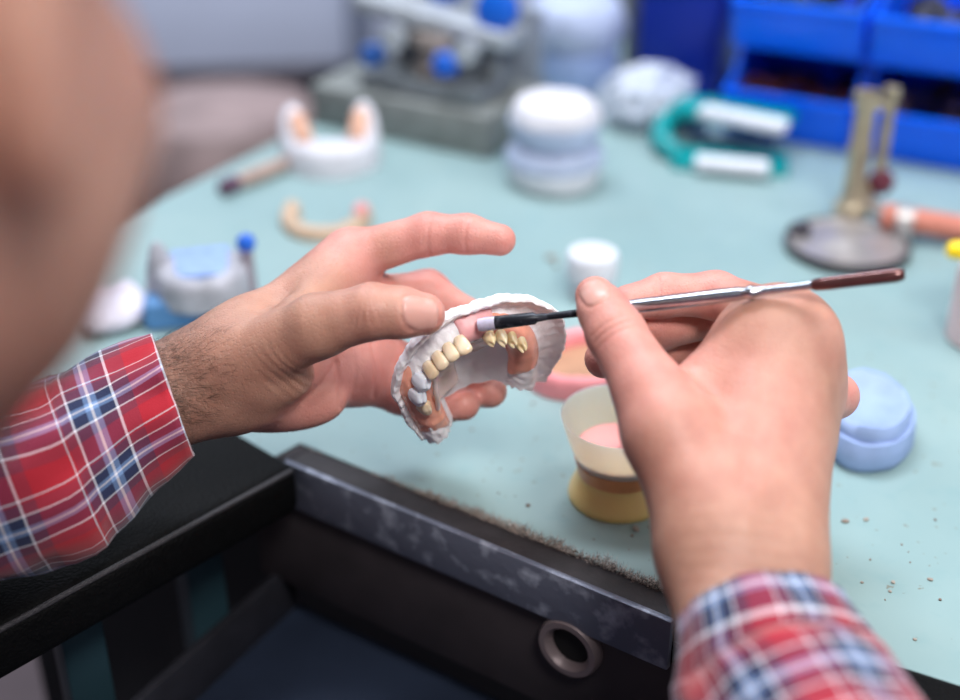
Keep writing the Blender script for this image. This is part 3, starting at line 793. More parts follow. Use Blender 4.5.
def arch(th, s=0.0):
    """point (a,b) on the arch at angle th (deg, 0 = front, + right), s mm outside it; beyond 90 the legs run straight back"""
    t = math.radians(th); q = abs(th)
    if q <= 90:
        ax_ = AXR if th > 0 else AX
        a, b = ax_ * math.sin(t), BL + BF * math.cos(t); n = np.array([math.sin(t) * BF, math.cos(t) * ax_])
    else:
        a, b = (AXR - .02 * (q - 90) if th > 0 else -(AX - .14 * (q - 90))), BL - (q - 90) * .52; n = np.array([math.copysign(1, th), -.02])
    n = n / np.linalg.norm(n); return a + n[0] * s, b + n[1] * s
def sweep(th0, th1, prof, nu, name, m, parent, rag=0.0, ragend=0.0, seed=0.0, rough=0.0):
    """prof(th) -> list of (s, c) closed section; swept along the arch, capped"""
    V = []; ns = None
    for i in range(nu + 1):
        th = th0 + (th1 - th0) * i / nu; pr = prof(th); ns = len(pr)
        for j, (s, c) in enumerate(pr):
            e = 0
            if rag and s > 6: e = rag * (mnoise.noise(Vector((th * .09 + seed, 1.3, j * .02))) + .3 * mnoise.noise(Vector((th * .4 + seed, 4.3, 0)))) * min(1, (s - 6) / 7)
            th2 = th
            if ragend and i in (0, nu): th2 = th + ragend * mnoise.noise(Vector((s * .33 + seed, c * .4, 2.0))) * (1 if i else -1)
            a, b = arch(th2, s + e); 
            cc = c + rough * mnoise.noise(Vector((a * .35, b * .35, c * .3 + seed)))
            V.append(D(a, b, cc))
    Q = []
    for i in range(nu):
        for j in range(ns): Q.append((i * ns + j, i * ns + (j + 1) % ns, (i + 1) * ns + (j + 1) % ns, (i + 1) * ns + j))
    V = np.array(V); tr = []
    for base in (0, nu * ns):
        cen = V[base:base + ns].mean(0); V = np.vstack([V, cen]); k = len(V) - 1
        for j in range(ns): tr.append((base + j, base + (j + 1) % ns, k))
    o = raw_mesh(name, V, Q, m, parent, tris=tr)
    bm = bmesh.new(); bm.from_mesh(o.data); bmesh.ops.recalc_face_normals(bm, faces=bm.faces[:])
    for e in bm.edges:
        if len(e.link_faces) == 2 and e.calc_face_angle(0) > math.radians(50): e.smooth = False
    bm.to_mesh(o.data); bm.free(); return o
def lerp_tab(tab, x):
    for (x0, y0), (x1, y1) in zip(tab, tab[1:]):
        if x <= x1: return y0 + (y1 - y0) * max(0, min(1, (x - x0) / (x1 - x0)))
    return tab[-1][1]
def cast_prof(th):
    o = lerp_tab([(-158, 8), (-125, 10.5), (-95, 10.5), (-60, 11), (-30, 11.5), (0, 12), (35, 17), (70, 21.5), (100, 18), (125, 12)], th)
    top = [(-11, -4), (-8, 0), (-5, 4.5), (-2, 6.2), (1.5, 6.2), (4.2, 4.0), (6.0, .4), (7.6, -.8), (o - 5, -.2), (o - 2.6, 1.8), (o - .9, 2.8), (o, 2.2), (o + .2, .2)]
    # a dense top for the plaster's uneven surface
    pts = []
    for (a, b), (c, d) in zip(top, top[1:]):
        for k in range(3): pts.append((a + (c - a) * k / 3, b + (d - b) * k / 3))
    pts.append(top[-1])
    return pts + [(o - 1, -3.4), (o - 6, -5.5), (0, -6.5), (-10, -6.5), (-11.6, -5.4)]
cast = sweep(-158, 124, cast_prof, 260, 'dental_cast', M_plaster, None, rag=1.5, ragend=9, seed=3.1, rough=.9)
tag(cast, 'white horseshoe plaster cast with a ragged rim held in the left hand', 'plaster cast')
# spurs of plaster on the two ends belong to the cast
for th, s, ln in ((126, 2, 6.5), (-158, 1.5, 7)):
    a, b = arch(th - (4 if th > 0 else -4), s); mb = MB()
    mb.ball(D(a, b, 1.0), (3.6 * mm, ln * mm, 3.4 * mm), Matrix((EU, EV, EN)).transposed(), 3).jitter(1.5 * mm, 330, 3)
    mb.build('plaster_spur', M_plaster, cast)

# the palate of the cast: a thin vaulted plate between the legs
def palate():
    nu, nv = 36, 30; V = []
    for side in (0, 1):
        for i in range(nu + 1):
            u = -1 + 2 * i / nu
            for j in range(nv + 1):
                w_ = j / nv; b = -25.5 + 1.6 * mnoise.noise(Vector((u * 4, 1, 0))) + u * 2.5 + (19.5 + 25.5) * w_ 
                aw = (AXR if u > 0 else AX) - 6.5
                lim = aw if b < BL else aw * math.sqrt(max(0.0, 1 - ((b - BL) / (BF - 4.5)) ** 2))
                a = u * max(lim, .8); r = math.sqrt(min(1, u * u + max(0, (b - BL) / (BF - 4)) ** 2 ))
                c = -8.5 + 10.5 * r ** 2.6 + .5 * mnoise.noise(Vector((a * .2, b * .2, 5)))
                V.append(D(a, b, c - (3.0 if side else 0)))
    k = (nu + 1) * (nv + 1); idx = lambda s, i, j: s * k + i * (nv + 1) + j; Q = []
    for i in range(nu):
        for j in range(nv):
            Q.append((idx(0, i, j), idx(0, i + 1, j), idx(0, i + 1, j + 1), idx(0, i, j + 1)))
            Q.append((idx(1, i, j), idx(1, i, j + 1), idx(1, i + 1, j + 1), idx(1, i + 1, j)))
        for j in (0, nv): Q.append((idx(0, i, j), idx(1, i, j), idx(1, i + 1, j), idx(0, i + 1, j)))
    for j in range(nv):
        for i in (0, nu): Q.append((idx(0, i, j), idx(0, i, j + 1), idx(1, i, j + 1), idx(1, i, j)))
    o = raw_mesh('palate_vault', V, Q, M_plaster, cast)
    bm = bmesh.new(); bm.from_mesh(o.data); bmesh.ops.recalc_face_normals(bm, faces=bm.faces[:])
    for e in bm.edges:
        if len(e.link_faces) == 2 and e.calc_face_angle(0) > math.radians(50): e.smooth = False
    bm.to_mesh(o.data); bm.free()
palate()
dent = thing('partial_denture', 'pink partial denture with ivory teeth seated on the white plaster cast', 'denture', tuple(D(0, 0, 0)))
def rel(o):
    o.matrix_parent_inverse = Matrix.Translation(-Vector(D(0, 0, 0))); return o
def saddle(lo, hi, s_in, s_out, h):
    def prof(th):
        f = math.sqrt(max(0.02, 1 - (2 * (th - lo) / (hi - lo) - 1) ** 6)); 
        out = s_out * (.7 + .3 * f); b0 = 1.0
        return [(s_in, -1.0), (s_in + 1.2, 3.2), (s_in + 4, h * f + .3), (0, (h + 1.6) * f + .3), (out * .45, h * f + .1), (out * .8, 3.0 * f + 1), (out, 1.2), (out + .4, -.6), (out - 1, -1.2), (0, 2), (s_in + 1.5, -1.6)]
    return prof
def sub(o, lv=1):
    m = o.modifiers.new('smooth', 'SUBSURF'); m.levels = lv; m.render_levels = lv; return o
g = rel(sub(sweep(4, 108, saddle(4, 108, -9.5, 6.0, 6.4), 40, 'gum_saddle', M_gum, dent, rough=.7, seed=5))); g['label'] = 'salmon pink gum on the right side'
g = rel(sub(sweep(-150, -62, saddle(-150, -62, -9.5, 7.2, 5.8), 40, 'gum_saddle', M_gum, dent, rough=.7, seed=7))); g['label'] = 'salmon pink gum on the left end'
g = rel(sub(sweep(-15, 16, lambda th: [(s_, c_ + (x_ * math.sqrt(max(0, 1 - ((th - .5) / 16) ** 4)) - .5)) for s_, c_, x_ in ((-5.5, 4, 1.2), (-2, 6.2, 1.6), (1.5, 6.2, 2.0), (4.2, 4.0, 2.6), (6.2, .6, 2.8), (8.4, -.8, 1.2), (8.2, -2.4, 0), (3, 3, 0), (-3, 3, 0))], 18, 'wet_gum', M_wet, dent, rough=.8, seed=2)))
g['label'] = 'fresh wet pink acrylic under the brush tip'
g = rel(sub(sweep(-112, 38, lambda th: [(-4.5, 5.4), (-7, 3.6), (-11, .6), (-16, -2.8), (-22 + 1.2 * math.sin(th * .09), -4.6), (-22.4, -6.4), (-16, -4.8), (-11, -1.6), (-7.5, 1.4), (-5, 3.4)], 60, 'palate_plate', M_clear, dent, rough=.6, seed=9)))
g['label'] = 'clear pinkish acrylic plate inside the arch'
def tooth(th, s, w, dpt, h, m, lean=.28, name='tooth', tipy=.0, c0=5.2, taper=.10):
    """one crown: broad convex front, tapering to the biting edge"""
    a, b = arch(th, s); t = math.radians(th)
    t1 = arch(th + 2, s); t0 = arch(th - 2, s); tg = unit(np.array([t1[0] - t0[0], t1[1] - t0[1]])); no = np.array([-tg[1], tg[0]])
    if no @ np.array([a, b - BL]) < 0: no = -no
    bm = MB(); nr, n = 11, 20; rings = []
    for i in range(nr):
        z = i / (nr - 1); f = (1 - taper * z) * (.80 + .30 * math.sin(min(1, z * 1.6) * math.pi * .5)); 
        thin = (1 - .62 * z ** 1.4); end = math.sqrt(max(0, 1 - max(0, (z - .84) / .16) ** 2)) if z > .84 else 1
        end = max(end, .12)
        ring = []
        for k in range(n):
            an = 2 * math.pi * k / n; cx, sy = math.cos(an), math.sin(an)
            cx = math.copysign(abs(cx) ** .75, cx); sy = math.copysign(abs(sy) ** .85, sy)
            u = cx * w / 2 * f * end; v = sy * dpt / 2 * thin * end + lean * z * h * .35 - .12 * dpt * z * z
            if sy > 0: v += .035 * dpt * math.cos(cx * 9) * (1 - z)
            zz = z * h * (1 - tipy * abs(cx) * z)
            q = D(a + tg[0] * u + no[0] * v, b + tg[1] * u + no[1] * v, c0 + zz)
            ring.append(bm.bm.verts.new(q))
        rings.append(ring)
    for r0, r1 in zip(rings, rings[1:]):
        for k in range(n): bm.bm.faces.new((r0[k], r0[(k + 1) % n], r1[(k + 1) % n], r1[k]))
    bm.bm.faces.new(rings[0][::-1]); bm.bm.faces.new(rings[-1])
    return rel(sub(bm.build(name, m, dent, angle=80)))
for th, w, h in ((-52, 6.6, 9.0), (-40, 6.6, 9.6), (-28.5, 6.4, 9.8), (-17, 6.8, 10.2)):
    tooth(th, .2, w, 7.2, h, M_tooth, lean=.4)
for th, w, h, tp in ((10, 6.2, 9.6, .3), (23, 6.4, 10.4, .4), (36, 6.2, 9.6, .35), (51, 7.4, 9.6, .4)):
    o = tooth(th, -1.4, w, 6.8, h, M_tooth2, lean=.2, tipy=tp, c0=5.4, taper=.42); o['label'] = 'yellowish tooth'
for th, w, h in ((-68, 9.0, 9.2), (-85, 9.6, 9.2)):
    o = tooth(th, .5, w, 9.0, h, M_shiny, lean=.2, tipy=.25, name='white_crown', c0=4.5); o['label'] = 'glossy bluish white crown'
o = tooth(-104, -.5, 8.6, 8.0, 6.0, M_tooth, lean=.1, tipy=.1, c0=4.5)
# clear loop of acrylic on the inner side
mb = MB(); pts = []
for i in range(15):
    f = i / 14; th = -62 - 52 * f; a, b = arch(th, -6.0 - 2.2 * math.sin(f * math.pi)); pts.append(D(a, b, 5.5 + 1.8 * math.sin(f * math.pi)))
mb.tube(pts, [1.3 * mm] * 15, 10); rel(mb.build('clasp', M_clear, dent))

# ================================================================== BRUSH IN THE RIGHT HAND
B0, B1 = P(478, 325, .5915), P(905, 274, .538)
bd = unit(B1 - B0); BLn = float(np.linalg.norm(B1 - B0))
brush = thing('acrylic_brush', 'slim silver metal brush with black ferrule held in the right hand', 'brush', tuple(B0))
def fx(px):    # fraction along for a pixel column
    lo, hi = 0.0, 1.0
    for _ in range(40):
        m_ = (lo + hi) / 2; q = B0 + bd * BLn * m_ - CAM; x = 480 + F * (q @ RT) / (q @ FW)
        lo, hi = (m_, hi) if x < px else (lo, m_)
    return lo * BLn
Rb = axes(bd, UP)
def rod(name, m, prof, sx=1, sy=1):
    mb = MB(); mb.lathe([(r * mm, fx(px)) for px, r in prof], B0, Rb, 28, sx=sx, sy=sy); o = mb.build(name, m, brush, angle=50)
    o.matrix_parent_inverse = Matrix.Translation(-Vector(B0)); return o
M_steel = mat('brush_steel', srgb(190, 192, 200), .22, 1.0, var=.2, vscale=300)
M_ferr = mat('black_ferrule', srgb(34, 36, 44), .35, .3, col2=srgb(92, 96, 106), vscale=300, mixlo=.5, mixhi=.8)
M_brown = mat('brown_handle', srgb(104, 62, 60), .18, .55, var=.25, vscale=200, coat=.5)
rod('bristles', mat('wet_bristle', srgb(206, 200, 222), .15, var=.15, vscale=700, coat=.6, sss=.2), [(473.5, .6), (475, 1.8), (479, 2.9), (486, 3.2), (494, 3.1), (498, 3.0)], sx=1.0, sy=1.0)
rod('ferrule', M_ferr, [(495, 2.6), (496, 3.1), (520, 2.9), (534, 2.8), (537, 1.9), (548, 1.5), (575, 1.75), (592, 1.9)])
rod('handle', M_steel, [(590, 1.9), (600, 2.3), (625, 2.9), (640, 3.1), (720, 3.1), (738, 2.9), (746, 2.4), (749, 3.0), (752, 3.1), (755, 2.4), (765, 1.9), (800, 1.7), (813, 1.8)])
rod('end_handle', M_brown, [(811, 1.8), (815, 2.6), (830, 2.9), (880, 3.0), (896, 3.1), (903, 2.6), (906.5, 1.6), (907.5, .4)])

# ================================================================== MIXING CUP
cb = T(617, 495); cup = thing('mixing_cup', 'small translucent mixing cup with pink liquid on an amber foot', 'cup', tuple(cb))
M_cup = mat('translucent_plastic', srgb(244, 224, 188), .3, trans=0, sss=.9, sscale=.02)
M_amb = mat('amber_plastic', srgb(255, 210, 136), .32, trans=0, var=.06, vscale=50, sss=.5, sscale=.01)
mb = MB(); mb.lathe([(.001, .0187), (.0200, .0187), (.0206, .0190), (.0222, .024), (.0262, .035), (.0300, .0475), (.0302, .0482), (.0296, .0482), (.0288, .0465), (.0250, .035), (.0208, .024), (.0190, .0205), (.001, .020)], n=56, cap=False); mb.build('cup_bowl', M_cup, cup)
mb = MB(); mb.lathe([(.001, .0), (.0245, 0), (.0252, .0012), (.0248, .004), (.0225, .010), (.0205, .015), (.0205, .0186), (.001, .0186)], n=56, cap=False); mb.build('cup_foot', M_amb, cup)
mb = MB(); mb.lathe([(.001, .0206), (.0184, .0206), (.0200, .0235), (.0220, .0290), (.0216, .0297), (.012, .0293), (.001, .0293)], n=48, cap=False); mb.build('pink_liquid', mat('pink_resin', srgb(248, 170, 168), .12, coat=.5), cup)
mb = MB(); mb.lathe([(.0206, .0155), (.0209, .0175), (.0226, .0235), (.0222, .0238), (.0203, .0185), (.0206, .0155)], n=48, cap=False); mb.build('orange_band', mat('orange_residue', srgb(250, 156, 98), .35, var=.12, vscale=90, sss=.3, sscale=.01), cup)
# ================================================================== THINGS ON THE BENCH
def proj(p):
    q = np.asarray(p) - CAM; d = q @ FW
    return 480 + F * (q @ RT) / d, 350 - F * (q @ UP) / d
def hgt(b, py):
    """height above base point b at which it shows at row py"""
    lo, hi = 0.0, .5
    for _ in range(40):
        m_ = (lo + hi) / 2
        if proj(np.asarray(b) + [0, 0, m_])[1] > py: lo = m_
        else: hi = m_
    return lo
M_white = mat('white_plastic', srgb(222, 224, 232), .35)
M_bplaster = mat('blue_plaster', srgb(158, 180, 224), .6, var=.14, vscale=70, bump=.5, bscale=200)
M_lplaster = mat('pale_blue_plaster', srgb(186, 198, 226), .6, var=.16, vscale=50, bump=.5, bscale=160)
M_wplaster = mat('stone_white', srgb(222, 220, 228), .65, var=.06, vscale=60, bump=.4, bscale=200)
M_blue = mat('blue_bin_plastic', srgb(2, 104, 255), .32, var=.1, vscale=20)
M_navy = mat('navy_plastic', srgb(4, 40, 150), .4, var=.1, vscale=20)
M_grey = mat('grey_metal', srgb(140, 146, 150), .4, .55, var=.3, vscale=40)
M_greyb = mat('grey_block', srgb(138, 142, 140), .55, .15, var=.25, vscale=50)
M_bluek = mat('blue_knob', srgb(20, 96, 206), .3)
M_brass = mat('brass', srgb(190, 176, 152), .38, .5, var=.35, vscale=60)
M_chrome = mat('dull_chrome', srgb(196, 190, 190), .32, .5, var=.25, vscale=40)
M_tan = mat('tan_wax', srgb(206, 176, 150), .5, var=.12, vscale=70, sss=.2)

def jaw_mesh(w, dpt, h0, h1, band, name, m, parent, jit=.8 * mm, seed=0, span=112, pinch=1.0, n=40):
    """horseshoe block, open towards +y; h0 height at the front, h1 at the two ends"""
    mb = MB(); bm = mb.bm; rows = []
    for i in range(n + 1):
        th = math.radians(-span + 2 * span * i / n); q = abs(th) / math.radians(span)
        h = h0 + (h1 - h0) * sstep(.45, 1.0, q)
        ring = []
        for s, z in ((0, 0), (0, h * .55), (.12, h * .9), (.4, h), (.62, h), (.9, h * .86), (1, h * .5), (1, 0)):
            rw, rd = (w / 2 - band) + band * s, (dpt * .62 - band) + band * s
            ring.append(bm.verts.new((rw * math.sin(th), -rd * math.cos(th), z)))
        rows.append(ring)
    for a, b in zip(rows, rows[1:]):
        for k in range(8): bm.faces.new((a[k], a[(k + 1) % 8], b[(k + 1) % 8], b[k]))
    bm.faces.new(rows[0][::-1]); bm.faces.new(rows[-1])
    bmesh.ops.recalc_face_normals(bm, faces=bm.faces[:])
    bmesh.ops.subdivide_edges(bm, edges=bm.edges[:], cuts=1, use_grid_fill=True)
    mb.jitter(jit, 180, seed)
    for v in bm.verts: v.co.z = max(v.co.z, 0)
    return mb.build(name, m, parent, angle=60)
def teeth_row(w, dpt, band, z, ths, m, parent, r=(4.2, 3.8, 5.0), name='tooth'):
    for th in ths:
        t = math.radians(th); rw, rd = w / 2 - band * .5, dpt * .62 - band * .5
        mb = MB(); mb.ball((rw * math.sin(t), -rd * math.cos(t), z(th) if callable(z) else z), tuple(q * mm for q in r), RZ(t), 2); mb.jitter(.6 * mm, 200, th); mb.build(name, m, parent)

# far white cast with orange gums
p = T(330, 166); far = thing('dental_cast', 'white horseshoe plaster cast with orange gum patches standing in front of the grey metal block', 'plaster cast', tuple(p + np.array([0, .012, 0])), math.radians(8))
W, Dp, B = .080, .066, .020
jaw_mesh(W, Dp, .024, .045, B, 'cast_base', M_wplaster, far, seed=2)
mb = MB(); mb.box((0, -.006, .006), (.05, .05, .012), None, .003); mb.build('cast_floor', M_wplaster, far)
M_org = mat('orange_wax', srgb(236, 184, 158), .35, var=.15, vscale=80)
for sg in (-1, 1):
    mb = MB()
    for th in (58, 72, 86): 
        t = math.radians(th * sg); mb.ball(((W / 2 - B * .75) * math.sin(t), -(Dp * .62 - B * .75) * math.cos(t), .026 + .009 * (th - 58) / 28), (.007, .008, .009), RZ(t), 2)
    mb.jitter(1 * mm, 160, sg).build('orange_gum', M_org, far)
# carving tool with a tan handle
a, b = T(222, 196), T(288, 170); up = np.array([0, 0, .0065])
tool = thing('wax_knife', 'short tan handled hand tool lying beside the far white cast', 'tool', tuple(a))
def addw(o, base): o.matrix_parent_inverse = Matrix.Translation(-Vector(base)); return o
d = unit(b - a); Lg = np.linalg.norm(b - a)
mb = MB(); mb.tube([a + up + d * Lg * t for t in (.22, .3, .5, .8, .97, 1)], [.0045, .0062, .0066, .006, .0055, .003], 16); addw(mb.build('handle', mat('tan_wood', srgb(186, 160, 150), .5, var=.25, vscale=50), tool), a)
mb = MB(); mb.tube([a + up + d * Lg * t for t in (-.02, .02, .18, .24)], [.003, .0062, .0064, .005], 16); addw(mb.build('dark_end', mat('plum_band', srgb(96, 66, 88), .5), tool), a)
# tan wax rim
p = T(327, 222); wax = thing('wax_horseshoe', 'tan wax bite rim lying on the bench behind the index finger', 'wax rim', tuple(p), math.radians(-6))
jaw_mesh(.066, .058, .009, .013, .012, 'rim', M_tan, wax, seed=5, span=105)
mb = MB(); mb.ball((.026, -.002, .012), (.006, .008, .005), None, 2); mb.jitter(.8 * mm, 150, 1).build('pink_end', mat('pink_wax', srgb(226, 150, 150), .45), wax)
# blue articulated model
p = T(200, 312); bl = thing('dental_model', 'blue and grey dental model with a bright blue knob behind the left wrist', 'dental model', tuple(p), math.radians(10))
mb = MB(); mb.box((-.004, 0, .009), (.058, .044, .018), None, .004); mb.jitter(2 * mm, 90, 1).build('blue_base', mat('mid_blue_plaster', srgb(96, 150, 206), .55, var=.25, vscale=60), bl)
o = jaw_mesh(.060, .050, .020, .024, .015, 'grey_cast', mat('grey_stone', srgb(186, 186, 196), .6, var=.3, vscale=80), bl, seed=8); o.location = (0.004, 0, .014)
mb = MB(); mb.box((.004, .004, .031), (.036, .026, .008), Matrix.Rotation(.3, 3, 'X'), .002); mb.jitter(2.5 * mm, 120, 4).build('pale_blue_plate', mat('sky_blue_plaster', srgb(150, 178, 230), .6, var=.25, vscale=90), bl)
mb = MB(); mb.lathe([(.010, .015), (.008, .034), (.005, .046), (.001, .050)], (-.022, .004, 0)); mb.jitter(1 * mm, 150, 3).build('grey_post', mat('grey_stone', (0,0,0,1)), bl)
mb = MB(); mb.lathe([(.005, .01), (.0042, .03), (.004, .042), (.001, .043)], (.033, .000, 0)); mb.build('knob_post', mat('pinkish_metal', srgb(168, 150, 160), .4, .4), bl)
mb = MB(); mb.ball((.033, .0, .046), (.0062, .0062, .0062), None, 3); mb.build('blue_knob', M_bluek, bl)
# small white cloth at far left
p = T(112, 318); mb = MB(); mb.ball((0, 0, .008), (.022, .03, .012), None, 4); mb.jitter(6 * mm, 60, 3)
for v in mb.bm.verts: v.co.z = max(v.co.z, 0)
o = mb.build('crumpled_tissue', mat('tissue', srgb(226, 220, 234), .8), None); o.location = tuple(p); tag(o, 'crumpled white tissue at the left end of the bench', 'tissue')

# grey block with the clamp device
fl, fr = T(312, 124), T(488, 160); xdir = unit(fr - fl); yd = np.array([-xdir[1], xdir[0], 0]); Lb = float(np.linalg.norm(fr - fl)); ra = math.atan2(xdir[1], xdir[0])
art = thing('metal_articulator', 'grey metal articulator with blue knobs on a heavy slab base', 'articulator', tuple((fl + fr) / 2), ra)
mb = MB(); mb.box((0, .055, .018), (Lb, .11, .036), None, .003); mb.build('slab_base', M_greyb, art)
mb = MB(); mb.box((.014, .045, .043), (.115, .07, .014), None, .003); mb.build('lower_plate', M_grey, art)
for x in (-.026, .058): mb = MB(); mb.lathe([(.012, .044), (.010, .066), (.008, .070), (.008, .086), (.011, .088), (.011, .096)], (x, .062, 0), None, 20); mb.build('upright', M_grey, art, angle=35)
M_pale = mat('pale_metal', srgb(190, 196, 204), .45, .25, var=.2, vscale=40)
mb = MB(); mb.box((.012, .05, .094), (.150, .036, .014), Matrix.Rotation(.10, 3, 'Y'), .003); mb.build('upper_arm', M_pale, art)
mb = MB(); mb.box((-.04, .07, .100), (.022, .10, .010), RZ(.7), .002); mb.build('side_arm', M_pale, art)
mb = MB(); mb.lathe([(.018, .048), (.020, .056), (.015, .062), (.015, .074), (.021, .078), (.019, .086)], (.016, .04, 0), None, 28); mb.build('mounting_post', mat('tan_metal', srgb(156, 144, 138), .5, .2, var=.3, vscale=60), art)
M_navyk = mat('dark_blue_knob', srgb(30, 84, 160), .35)
for x, y, z, r, m_ in ((-.034, .020, .064, .010, M_navyk), (.042, .012, .070, .010, M_bluek), (.068, .05, .108, .017, M_bluek), (-.006, .09, .108, .014, M_bluek)):
    mb = MB(); mb.lathe([(r * .5, -.008), (r, -.006), (r, .006), (r * .7, .009)], (x, y, z), axes((0, -1, .2)), 24); mb.build('blue_knob', m_, art, angle=35)
for x, z in ((-.012, .082), (.056, .080)): mb = MB(); mb.lathe([(.006, -.03), (.006, .01), (.010, .011), (.010, .02), (.004, .021)], (x, .03, z), axes((.2, -1, .1)), 18); mb.build('clamp_screw', M_pale, art, angle=35)
mb = MB(); mb.box((.02, .098, .066), (.13, .012, .066), None, .003); mb.build('back_plate', mat('slate_metal', srgb(150, 158, 172), .5, .2, var=.2, vscale=30), art)

# stacks of plaster models
def model(nm, lab, p, r, h, m, seed, dome=False, z0=0.0, grp=None, band=None, tilt=0):
    t = thing(nm, lab, 'plaster model', (p[0], p[1], TZ + z0), .4 * seed, grp)
    mb = MB(); mb.lathe([(r * .80, 0), (r * .90, .002), (r * .94, h * .22), (r * 1.0, h * .38), (r * .99, h * .5)], n=40); mb.jitter(1.6 * mm, 70, seed); [setattr(v.co, 'z', max(v.co.z, .0003)) for v in mb.bm.verts]; mb.build('model_base', band or m, t)
    prof = [(r * .97, h * .5), (r * 1.03, h * .62), (r * .98, h * .82), (r * .9, h * .93), (r * .6, h), (r * .05, h * 1.0)] if not dome else [(r * .97, h * .5), (r * .95, h * .66), (r * .86, h * .82), (r * .74, h * .91), (r * .5, h * .985), (r * .05, h)]
    mb = MB(); mb.lathe(prof, n=40); mb.jitter(2.0 * mm, 80, seed + 3).build('model_arch', m, t)
    return t
p = T(554, 181)
model('plaster_model', 'pale blue plaster model with white bottom, lower of the stack behind the white jar', p, .0375, .034, M_lplaster, 1, band=mat('off_white_plaster', srgb(226, 226, 234), .6, var=.06, vscale=60))
model('plaster_model', 'white topped plaster model, upper one of the stack behind the white jar', p, .036, .036, M_wplaster, 2, dome=True, z0=.034, band=M_lplaster)
p = T(574, 84)
model('plaster_model', 'blue grey plaster model, lower one of the rear stack beside the articulator', p, .041, .040, M_bplaster, 3)
model('plaster_model', 'pale plaster model, upper one of the rear stack beside the articulator', p, .047, .046, M_lplaster, 4, dome=True, z0=.040)
# crumpled bag
p = T(648, 122); mb = MB(); mb.ball((0, 0, .020), (.041, .032, .024), RZ(.3), 5)
mb.bm.normal_update()
for v in mb.bm.verts: 
    q = v.co * 55; v.co += v.normal * (.006 * (1 - abs(mnoise.noise(q)) * 3) + .004 * abs(mnoise.noise(v.co * 130)))
    v.co.z = max(v.co.z, 0)
o = mb.build('plastic_bag', mat('white_bag', srgb(204, 212, 228), .35, var=.15, vscale=60, trans=.1), None); o.location = tuple(p); tag(o, 'crumpled white plastic bag between the plaster stacks and the blue bins', 'bag')

# teal hinged holder: a lower arm on the bench, a hinge post at the left, an upper arm reaching back over it
cen = T(690, 158)
hold = thing('teal_holder', 'teal plastic hinged holder with two white bars in front of the blue bins', 'holder', tuple(cen))
M_teal = mat('teal_plastic', srgb(0, 146, 150), .35)
def bar_poly(a, b, w): 
    dd = unit(b - a); nn = np.array([-dd[1], dd[0], 0]) * w / 2; return [xy(q - cen) for q in (a - nn, b - nn, b + nn, a + nn)]
l0, l1 = T(672, 162), T(787, 169); z1 = .034; u0, u1 = T(672, 122, z1), T(790, 122, z1)
u0, u1 = T(680, 100, z1), T(790, 118, z1)
mb = MB(); mb.prism(bar_poly(l0, l1, .036), 0, .008, .002); mb.build('lower_arm', M_teal, hold)
mb = MB(); mb.prism(bar_poly(u0, u1, .040), z1 - .008, z1, .002); mb.build('upper_arm', M_teal, hold)
hp0, hp1 = l0 - cen, u0 - cen
mb = MB(); mb.tube([hp0 + np.array([.004, 0, .005]), hp0 * .7 + hp1 * .3 + np.array([-.013, 0, .004]), hp0 * .35 + hp1 * .65 + np.array([-.012, 0, -.004]), hp1 + np.array([.004, 0, -.005])], [.0075, .0085, .0085, .0075], 14); mb.build('hinge_curve', M_teal, hold)
for a, b, z in ((T(694, 173), T(768, 180), .0095), (T(700, 113, z1), T(786, 130, z1), z1 + .002)):
    m_ = (a + b) / 2 - cen; dd = unit(b - a)
    mb = MB(); mb.box((m_[0], m_[1], z), (float(np.linalg.norm(b - a)), .017, .010), RZ(math.atan2(dd[1], dd[0])), .003, 3); mb.build('white_bar', M_white, hold)
mb = MB(); m_ = T(694, 130) - cen; mb.ball((m_[0], m_[1], .016), (.012, .010, .012), None, 2); mb.build('grey_pad', mat('pale_grey_pad', srgb(176, 190, 204), .5), hold)

# blue storage bins, two columns of two
def make_bin(label):
    t = thing('storage_bin', label, 'storage bin', (0, 0, 0), 0, 'blue stacking bins at the back of the bench')
    w, dp, h, th = .107, .15, .074, .0028
    mb = MB(); mb.box((0, dp / 2, th / 2), (w * .9, dp, th)); mb.box((0, dp - th / 2, h / 2), (w, th, h)); mb.build('bin_body', M_blue, t)
    for sx in (-1, 1):
        bm = MB(); x0 = sx * w / 2
        poly = [(0, 0), (dp, 0), (dp, h), (.035, h), (.012, h * .62), (-.012, h * .54)]
        lo = [bm.bm.verts.new((x0 - sx * th, y, z)) for y, z in poly]; hi = [bm.bm.verts.new((x0, y, z)) for y, z in poly]
        bm.bm.faces.new(lo); bm.bm.faces.new(hi[::-1])
        for i in range(6): bm.bm.faces.new((lo[i], lo[(i + 1) % 6], hi[(i + 1) % 6], hi[i]))
        bm.build('side_wall', M_blue, t, smooth=False)
    mb = MB(); mb.box((0, -.006, h * .27), (w - .001, .004, h * .56), Matrix.Rotation(.3, 3, 'X'), .0015); mb.build('front_lip', M_blue, t)
    mb = MB(); mb.box((0, -.0145, h * .54), (w, .008, .006), None, .002); mb.build('lip_rim', M_blue, t)
    for sx in (-1, 1):
        mb = MB(); mb.box((sx * (w / 2 - .004), dp * .6, h - .003), (.010, dp * .75, .006), None, .002); mb.build('stacking_rail', M_blue, t)
    return t
def fill_bin(t, cols, seed):
    r = random.Random(seed); mb = MB()
    for _ in range(26):
        mb.box((r.uniform(-.042, .042), r.uniform(.01, .12), r.uniform(.010, .034)), (r.uniform(.01, .026), r.uniform(.008, .02), r.uniform(.006, .012)), Matrix.Rotation(r.uniform(0, 3), 3, (r.random(), r.random(), r.random() + .1)), .001)
    o = mb.build('small_parts', cols, None); o.parent = None
    o.matrix_world = Matrix.Translation(t.location) @ Matrix.Rotation(t.rotation_euler.z, 4, 'Z')
    return o
